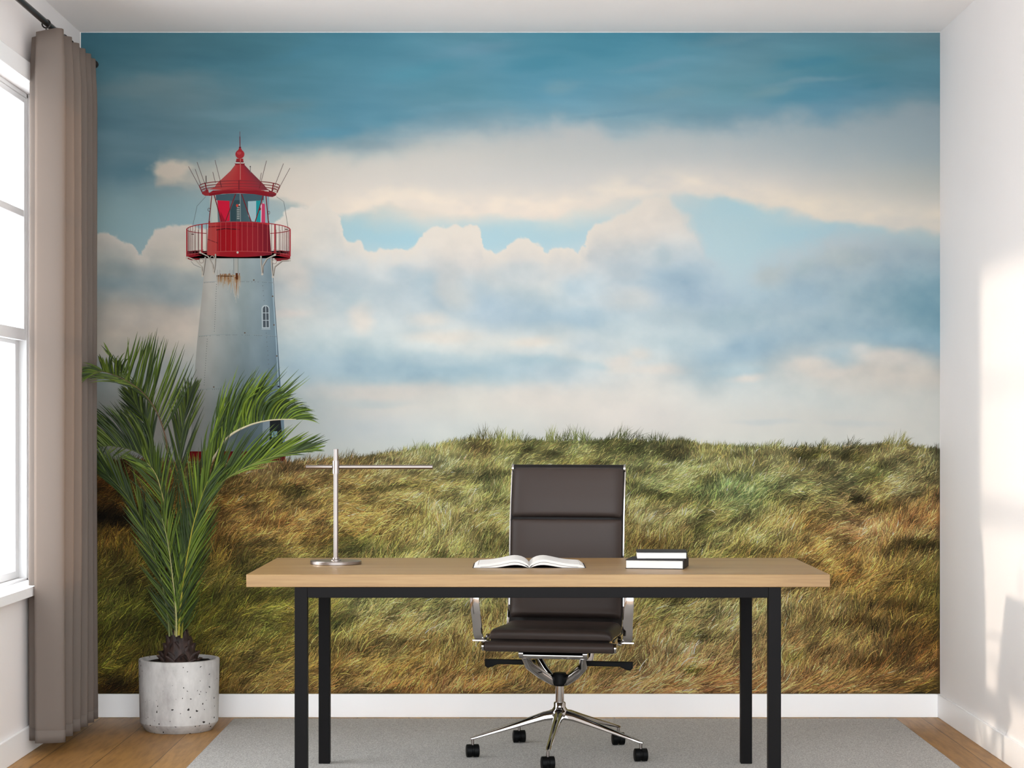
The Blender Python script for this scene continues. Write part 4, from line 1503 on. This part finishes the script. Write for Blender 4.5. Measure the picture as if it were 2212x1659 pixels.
# ------------------------------------------------------------------ potted palm
PD = 7.93
pp = PX(387, 1500, PD)
plant = empty('potted_palm', 'tall green potted palm in a pale concrete planter by the curtain', 'plant', (pp.x, PD, 0))
pr = .160
prof = [(0, 0), (.128, 0), (.131, .002), (.152, .030), (.1545, .035), (.1595, .279), (.158, .283), (.146, .284), (.1445, .281), (.1425, .250), (0, .250)]
MB().lathe(prof, 96).build('planter', M['concrete'], plant, angle=25)
so = MB()
rp = random.Random(9)
so.lathe([(0, .274), (.05, .275), (.10, .273), (.142, .268), (.1435, .25)], 48)
so.v = [(x, y, z + rp.uniform(-.004, .005)) for (x, y, z) in so.v]
so.build('soil', M['soil'], plant)
# trunk stump of overlapping husks
tk = MB()
tk.lathe([(0, .25), (.070, .25), (.068, .30), (.054, .335), (.042, .365), (.034, .385), (0, .39)], 28)


def husk(a, r0, z0, hgt, wid, flare, tip):
    c, s_ = math.cos(a), math.sin(a)
    vs_, n_ = [], 7
    m_ = 6
    for j in range(m_ + 1):
        t = j / m_
        wv = wid * (1 - t ** 2.2) + .0015
        rr_ = r0 * (1 - .42 * t) + flare * t * t
        for i in range(n_):
            u = 2 * i / (n_ - 1) - 1
            ro_ = rr_ - .35 * wid * u * u + .002
            x, y = ro_, u * wv
            vs_.append((c * x - s_ * y, s_ * x + c * y, z0 + hgt * t + tip * t * t * 0))
    fs_ = []
    for j in range(m_):
        for i in range(n_ - 1):
            a0 = j * n_ + i
            fs_.append((a0, a0 + 1, a0 + n_ + 1, a0 + n_))
    tk.add(vs_, fs_)


for ring in range(6):
    n_ = [9, 8, 7, 6, 6, 5][ring]
    for i in range(n_):
        a = 2 * math.pi * (i + .5 * (ring % 2)) / n_ + rp.uniform(-.12, .12)
        husk(a, [.080, .076, .068, .060, .052, .046][ring], .250 + [0, .012, .028, .046, .064, .080][ring],
             [.044, .054, .066, .072, .070, .064][ring] * rp.uniform(.8, 1.2), [.036, .035, .034, .031, .027, .023][ring], [.044, .040, .026, .018, .014, .012][ring], 0)
tk.build('trunk', M['trunk'], plant, solid=.003, angle=60)

LEAFC = [L(52, 68, 9), L(66, 83, 13), L(38, 54, 11), L(82, 97, 20), L(30, 44, 10)]


def ZP(x, y):        # measured on a 3.949x enlargement whose corner is (160, 720)
    return (160 + x / 3.949, 720 + y / 3.949)


def crom(pts, n_):
    out = []
    m_ = len(pts) - 1
    for k_ in range(n_ + 1):
        s_ = k_ / n_ * m_
        i = min(int(s_), m_ - 1)
        t = s_ - i
        a_ = [pts[max(0, min(m_, j))] for j in (i - 1, i, i + 1, i + 2)]
        out.append(0.5 * ((2 * a_[1]) + (-a_[0] + a_[2]) * t + (2 * a_[0] - 5 * a_[1] + 4 * a_[2] - a_[3]) * t * t + (-a_[0] + 3 * a_[1] - 3 * a_[2] + a_[3]) * t ** 3))
    return out


def lf_interp(tab, t):
    return float(np.interp(t, [a for a, _ in tab], [b for _, b in tab]))


def frond(pts, depth, sides, tone=1.0, stemcol=(96, 104, 48), r0=.0052, seed=1, n_leaf=44):
    """pts: centre line; depth: forward offset in metres at start and end;
    sides: list of dicts with direction, length table (m), angle table (deg)"""
    rg_ = random.Random(seed)
    P3 = []
    for i, (x, y) in enumerate(pts):
        t = i / (len(pts) - 1)
        d_ = PD + depth[0] + (depth[1] - depth[0]) * t
        d_ = min(d_, BACK - .03)
        v = PX(x, y, d_)
        P3.append(Vector((v.x - plant.location.x, v.y - PD, v.z)))
    NS = 70
    C3 = crom(P3, NS)
    rad = [max(.0008, r0 * (1 - .88 * (i / NS) ** .8)) for i in range(NS + 1)]
    sc_ = lin(stemcol)
    mbf = MB()
    n1 = None
    for sd_ in sides:
        t0, t1 = sd_.get('t0', .12), sd_.get('t1', 1.0)
        nl = int(sd_.get('n', n_leaf) * 1.5)
        for j in range(nl):
            t = t0 + (t1 - t0) * (j + rg_.uniform(-.2, .2) + .5) / nl
            t = max(0, min(1, t))
            f = t * NS
            i = min(int(f), NS - 1)
            p_ = C3[i].lerp(C3[i + 1], f - i)
            T = (C3[min(NS, i + 2)] - C3[max(0, i - 1)]).normalized()
            Yax = Vector((0, -1, 0))
            S = T.cross(Yax).normalized()
            if sd_['dir'] == 'up':
                S = S if S.z > 0 or abs(S.z) < .25 and S.x * sd_.get('hx', 1) > 0 else -S
            elif sd_['dir'] == 'down':
                S = -S if S.z > 0 else S
            elif sd_['dir'] == 'right':
                S = S if S.x > 0 else -S
            elif sd_['dir'] == 'left':
                S = -S if S.x > 0 else S
            ln = 1.12 * lf_interp(sd_['len'], t) * rg_.uniform(.88, 1.1)
            ph = R(lf_interp(sd_['ang'], t) + rg_.gauss(0, 4))
            ps = R(sd_.get('psi', 25) + rg_.gauss(0, 9))
            side_ = (S * math.cos(ps) + Yax * math.sin(ps)).normalized()
            D = (T * math.cos(ph) + side_ * math.sin(ph)).normalized()
            bendv = Vector(sd_.get('bend', (0, 0, -.35))) * rg_.uniform(.7, 1.3)
            wd = .88 * sd_.get('w', .0062) * rg_.uniform(.8, 1.15) * (.75 + .25 * min(1, ln / .15))
            seg = 7
            q_ = p_.copy()
            col = LEAFC[rg_.randrange(len(LEAFC))]
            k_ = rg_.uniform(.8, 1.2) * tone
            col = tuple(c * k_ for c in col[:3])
            vs_, cs2 = [], []
            Dn = D.copy()
            nrm = T.cross(D)
            if nrm.length < .05:
                nrm = Yax.copy()
            nrm.normalize()
            # fold axis: leaf blade lies between D and its width vector
            tw = rg_.uniform(-.5, .5)
            for s_ in range(seg + 1):
                u = s_ / seg
                W = Dn.cross(Yax)
                if W.length < .05:
                    W = T.copy()
                W.normalize()
                W = (W * math.cos(tw) + Yax * math.sin(tw)).normalized()
                U2 = Dn.cross(W).normalized()
                wv = wd * (.45 + 1.1 * u) * (1 if u < .5 else 1) if u < .35 else wd * (.45 + 1.1 * .35) * (1 - ((u - .35) / .65) ** 1.7)
                wv = max(wv, .00025)
                q0 = q_
                vs_ += [q0 - W * wv + U2 * wv * .45, q0, q0 + W * wv + U2 * wv * .45]
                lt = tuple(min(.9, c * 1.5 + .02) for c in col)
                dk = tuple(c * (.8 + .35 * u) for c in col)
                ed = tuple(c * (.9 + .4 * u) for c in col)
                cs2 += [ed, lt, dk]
                q_ = q_ + Dn * (ln / seg)
                if q_.y > BACK - PD - .012:
                    q_.y = BACK - PD - .012
                Dn = (Dn + bendv * (.25 + u) * (1.6 / seg)).normalized()
            fs_ = []
            for s_ in range(seg):
                a0 = 3 * s_
                fs_ += [(a0, a0 + 1, a0 + 4, a0 + 3), (a0 + 1, a0 + 2, a0 + 5, a0 + 4)]
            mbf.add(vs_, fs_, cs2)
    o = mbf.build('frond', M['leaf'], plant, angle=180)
    sm = MB().tube(C3, rad, 8, col=tuple(float(c) for c in sc_))
    sm.build('leaf_stalk', M['stem'], o)
    return o


B0 = (376, 1372)
# arching frond at the upper left
frond([B0, (372, 1250), (366, 1100), (362, 983), (355, 935), (337, 887), (312, 852), (287, 831), (256, 814), (222, 803), (200, 806)], (.0, -.30),
      [dict(dir='right', t0=.40, t1=.79, n=26, len=[(.4, .26), (.62, .24), (.8, .14)], ang=[(.4, 40), (.62, 58), (.8, 84)], psi=15, bend=(.02, 0, .25), w=.0056),
       dict(dir='up', t0=.78, t1=.90, n=12, len=[(.78, .10), (.9, .075)], ang=[(.78, 75), (.9, 60)], psi=20, bend=(.35, 0, -1.1), w=.0064),
       dict(dir='left', t0=.48, t1=.80, n=18, len=[(.4, .20), (.8, .12)], ang=[(.4, 14), (.8, 20)], psi=-30, bend=(.1, 0, -.5), w=.0056),
       dict(dir='up', t0=.88, t1=1, n=13, len=[(.8, .09), (1, .07)], ang=[(.8, 28), (1, 12)], psi=10, bend=(-.2, 0, -.5), w=.0056),
       dict(dir='down', t0=.90, t1=1, n=7, len=[(.8, .08), (1, .07)], ang=[(.8, 18), (1, 6)], psi=10, bend=(-.1, 0, -.6), w=.0050)],
      tone=.85, stemcol=(82, 62, 44), seed=2)
frond([(286, 838), (276, 822), (262, 800), (246, 778), (234, 760)], (-.20, -.26),
      [dict(dir='up', t0=.0, t1=1, n=6, len=[(0, .09), (1, .04)], ang=[(0, 12), (1, 4)], psi=0, bend=(-.1, 0, .0), w=.0050),
       dict(dir='down', t0=.0, t1=1, n=4, len=[(0, .07), (1, .04)], ang=[(0, 12), (1, 4)], psi=0, bend=(-.1, 0, .1), w=.0046)], tone=.95, r0=.0016, seed=21)
# big arching frond to the right
frond([(384, 1372), (392, 1280), (406, 1150), (425, 1062), (443, 1019), (467, 981), (494, 943), (535, 920), (575, 909), (613, 906), (640, 906)], (-.03, -.16),
      [dict(dir='up', t0=.38, t1=.72, n=50, len=[(.4, .20), (.6, .25), (.78, .2)], ang=[(.38, 22), (.6, 38), (.72, 56)], psi=12, bend=(.55, 0, -.12), w=.0060),
       dict(dir='up', t0=.40, t1=.72, n=30, len=[(.4, .27), (.6, .32), (.72, .24)], ang=[(.4, 4), (.6, 9), (.72, 24)], psi=-22, bend=(.10, 0, .06), w=.0056),
       dict(dir='up', t0=.66, t1=1, n=44, len=[(.66, .20), (.8, .15), (1, .06)], ang=[(.66, 72), (.85, 66), (1, 20)], psi=14, bend=(1.5, 0, -.55), w=.0058),
       dict(dir='up', t0=.78, t1=1, n=16, len=[(.8, .15), (1, .08)], ang=[(.8, 50), (1, 4)], psi=-14, bend=(.9, 0, -.9), w=.0054)],
      tone=1.25, stemcol=(176, 164, 134), r0=.0105, seed=3)
# lower right frond
frond([(388, 1372), (396, 1270), (412, 1180), (436, 1110), (466, 1054), (514, 1019), (570, 993), (628, 978), (674, 972)], (-.05, -.22),
      [dict(dir='up', t0=.28, t1=.92, n=46, len=[(.28, .24), (.6, .24), (.9, .12)], ang=[(.28, 20), (.6, 24), (.9, 16)], psi=16, bend=(.22, 0, .0), w=.0060),
       dict(dir='up', t0=.35, t1=1, n=24, len=[(.3, .2), (.6, .2), (1, .05)], ang=[(.3, 10), (.6, 14), (1, 8)], psi=-20, bend=(.2, 0, -.05), w=.0058),
       dict(dir='down', t0=.55, t1=1, n=20, len=[(.5, .13), (1, .05)], ang=[(.5, 8), (1, 8)], psi=10, bend=(.3, 0, -.12), w=.0054)],
      tone=1.05, stemcol=(110, 112, 52), seed=4)
# left arching frond that reaches behind the curtain
frond([(374, 1372), (364, 1240), (350, 1080), (335, 1019), (312, 988), (287, 973), (256, 965), (224, 964), (200, 974)], (.02, .06),
      [dict(dir='up', t0=.40, t1=.90, n=44, len=[(.4, .20), (.7, .19), (.9, .13)], ang=[(.4, 30), (.7, 46), (.9, 44)], psi=10, bend=(-.6, 0, -.16), w=.0060),
       dict(dir='up', t0=.38, t1=.80, n=22, len=[(.4, .25), (.7, .22), (.9, .16)], ang=[(.4, 18), (.7, 28), (.9, 34)], psi=-20, bend=(-.3, 0, .05), w=.0056),
       dict(dir='up', t0=.86, t1=1, n=12, len=[(.8, .12), (1, .05)], ang=[(.8, 30), (1, 10)], psi=5, bend=(-.4, 0, -.5), w=.0056),
       dict(dir='down', t0=.62, t1=.9, n=5, len=[(.6, .07), (.9, .05)], ang=[(.6, 40), (.9, 60)], psi=0, bend=(0, 0, -.4), w=.0044)],
      tone=.72, stemcol=(70, 80, 40), seed=5)
# frond pointing up-left in the middle
frond([(376, 1372), (372, 1240), (360, 1090), (338, 985), (322, 935), (305, 896), (292, 870), (282, 852)], (.04, .10),
      [dict(dir='left', t0=.52, t1=1, n=24, len=[(.5, .16), (1, .05)], ang=[(.5, 30), (1, 10)], psi=0, bend=(-.3, 0, .22), w=.0056),
       dict(dir='right', t0=.50, t1=.95, n=24, len=[(.5, .16), (1, .06)], ang=[(.5, 24), (1, 10)], psi=0, bend=(.25, 0, -.35), w=.0060)],
      tone=.7, stemcol=(70, 80, 40), seed=6)
# upright frond in the centre
frond([(380, 1372), (380, 1250), (384, 1120), (388, 1000), (394, 930), (402, 880), (410, 850)], (.06, .14),
      [dict(dir='right', t0=.42, t1=1, n=26, len=[(.4, .26), (1, .06)], ang=[(.4, 16), (1, 8)], psi=0, bend=(.16, 0, .1), w=.0056),
       dict(dir='left', t0=.40, t1=.95, n=22, len=[(.4, .22), (1, .06)], ang=[(.4, 18), (1, 8)], psi=0, bend=(-.1, 0, .15), w=.0056)],
      tone=.66, stemcol=(60, 72, 34), seed=7)
# low left frond
frond([(372, 1372), (350, 1250), (322, 1160), (282, 1082), (246, 1040), (216, 1014), (196, 1004)], (-.04, .08),
      [dict(dir='up', t0=.20, t1=.95, n=40, len=[(.2, .2), (.6, .18), (1, .06)], ang=[(.2, 16), (.6, 22), (1, 12)], psi=14, bend=(-.16, 0, .14), w=.0056),
       dict(dir='down', t0=.25, t1=1, n=30, len=[(.2, .16), (.6, .14), (1, .05)], ang=[(.2, 8), (.6, 9), (1, 6)], psi=10, bend=(-.3, 0, .12), w=.0054)],
      tone=.78, stemcol=(84, 92, 44), seed=8)
# feathery front frond with thin tips
frond([(379, 1372), (374, 1270), (360, 1120), (346, 1052), (334, 1020), (318, 1000)], (-.08, -.14),
      [dict(dir='left', t0=.15, t1=1, n=34, len=[(.1, .14), (.5, .20), (1, .08)], ang=[(.1, 18), (.6, 30), (1, 30)], psi=20, bend=(-.35, 0, .05), w=.0040),
       dict(dir='right', t0=.15, t1=1, n=34, len=[(.1, .14), (.5, .18), (1, .06)], ang=[(.1, 16), (.6, 26), (1, 20)], psi=20, bend=(.18, 0, .12), w=.0048)],
      tone=.85, stemcol=(150, 138, 84), seed=10)
# front frond leaning right, yellow-green stalk
frond([(386, 1372), (394, 1270), (412, 1160), (430, 1090), (448, 1040)], (-.10, -.16),
      [dict(dir='left', t0=.10, t1=1, n=36, len=[(.1, .15), (.6, .24), (1, .16)], ang=[(.1, 14), (.6, 22), (1, 14)], psi=20, bend=(.0, 0, .2), w=.0056),
       dict(dir='right', t0=.10, t1=1, n=32, len=[(.1, .14), (.6, .2), (1, .1)], ang=[(.1, 14), (.6, 18), (1, 14)], psi=10, bend=(.25, 0, .1), w=.0056)],
      tone=.95, stemcol=(140, 132, 44), seed=11)
# short side leaflets around the crown
for (pl, dp, cl_, sd_) in (([(381, 1375), (380, 1320), (372, 1240), (362, 1170), (350, 1120)], (-.10, -.14), (150, 146, 96), 12),
                           ([(392, 1378), (396, 1330), (408, 1260), (420, 1200), (436, 1150)], (-.06, -.08), (128, 122, 40), 13),
                           ([(366, 1375), (362, 1330), (350, 1260), (334, 1200), (310, 1140)], (-.04, -.02), (110, 116, 70), 14),
                           ([(388, 1374), (390, 1300), (392, 1220), (396, 1140)], (.06, .1), (80, 84, 40), 15)):
    frond(pl, dp, [dict(dir='left', t0=.05, t1=1, n=26, len=[(0, .09), (.5, .15), (1, .13)], ang=[(0, 34), (.5, 26), (1, 14)], psi=10, bend=(-.2, 0, .25), w=.0046),
                   dict(dir='right', t0=.05, t1=1, n=26, len=[(0, .09), (.5, .15), (1, .13)], ang=[(0, 34), (.5, 26), (1, 14)], psi=10, bend=(.2, 0, .25), w=.0046)],
          tone=.8, stemcol=cl_, seed=sd_, r0=.0046)


# ------------------------------------------------------------------ curtain rod and curtain
RX, RZ = -1.722, 2.690
rod = MB().tube([(RX, 5.3, RZ), (RX, 8.135, RZ)], .0115, 20).build('curtain_rod', M['rod'])
tag(rod, 'dark metal curtain rod running along the wall above the window', 'curtain rod')
MB().tube([(RX, 8.135, RZ), (RX, 8.142, RZ), (RX, 8.158, RZ), (RX, 8.165, RZ)], [.011, .0165, .0165, .012], 20).build('finial', M['rod'], rod)
MB().tube([(WL, 8.05, RZ + .0), (RX, 8.05, RZ)], .006, 12).tube([(WL, 8.05, RZ), (WL + .006, 8.05, RZ)], .022, 20).build('bracket', M['rod'], rod)

# pleat path (x, y) from the free edge to the far end
KN = [(-1.757, 7.288), (-1.700, 7.294), (-1.664, 7.303), (-1.653, 7.318), (-1.662, 7.338), (-1.72, 7.346), (-1.784, 7.352), (-1.792, 7.362)]
tips = [(-1.655, 7.470), (-1.654, 7.592), (-1.654, 7.702), (-1.655, 7.808), (-1.660, 7.912)]
for (tx, ty) in tips:
    KN += [(-1.778, ty - .088), (-1.722, ty - .052), (tx - .012, ty - .016), (tx, ty + .002), (tx - .014, ty + .016), (-1.73, ty + .021), (-1.776, ty + .024), (-1.786, ty + .030)]
KN = KN[:-2]
CP = []
for i in range(len(KN) - 1):
    for k_ in range(4):
        t = k_ / 4
        a_ = [Vector((*KN[max(0, min(len(KN) - 1, j))], 0)) for j in (i - 1, i, i + 1, i + 2)]
        CP.append(0.5 * ((2 * a_[1]) + (-a_[0] + a_[2]) * t + (2 * a_[0] - 5 * a_[1] + 4 * a_[2] - a_[3]) * t * t + (-a_[0] + 3 * a_[1] - 3 * a_[2] + a_[3]) * t ** 3))
CP.append(Vector((*KN[-1], 0)))
CZ0, CZ1 = .046, 2.668
cm = MB()
NVZ = 40


def cpt(u, v):
    i = u * (len(CP) - 1)
    a_, b_ = CP[int(i)], CP[min(int(i) + 1, len(CP) - 1)]
    p_ = a_.lerp(b_, i - int(i))
    z = CZ0 + (CZ1 - CZ0) * v
    wob = math.sin(z * 1.7 + p_.y * 9) * .0035 * (1 - v)
    xx = p_.x
    # pulled together a little at the heading
    kx = 1 - .12 * smooth(.93, 1.0, v)
    xx = RX + (xx - RX) * kx
    sag = -.028 * float(smooth(.96, 1.0, v)) * (1 - max(0, min(1, (xx + 1.80) / .12)))
    return (xx + wob, p_.y + wob * .4, z + sag)


cm.grid(cpt, len(CP) - 1, NVZ)
cu = cm.build('curtain', M['curtain'], solid=.0012, angle=80)
tag(cu, 'taupe pleated full-length curtain hanging beside the window at the left', 'curtain')
hem = MB()
hem.grid(lambda u, v: (cpt(u, 0)[0] + .0, cpt(u, 0)[1] - .0012, CZ0 + .001 + .045 * v), len(CP) - 1, 1)
hem.build('hem', M['curtain'], cu, solid=.0012, angle=80)
for (tx, ty) in [(-1.655, 7.315)] + tips:
    rgm = MB()
    pts = [(RX + math.cos(2 * math.pi * k_ / 20) * .0150, ty, RZ - .004 + math.sin(2 * math.pi * k_ / 20) * .0150) for k_ in range(21)]
    rgm.tube(pts, .0028, 8, caps=False)
    rgm.tube([(RX, ty, RZ - .018), (RX, ty, RZ - .030)], .0022, 8)
    rgm.build('curtain_ring', M['rod'], cu)
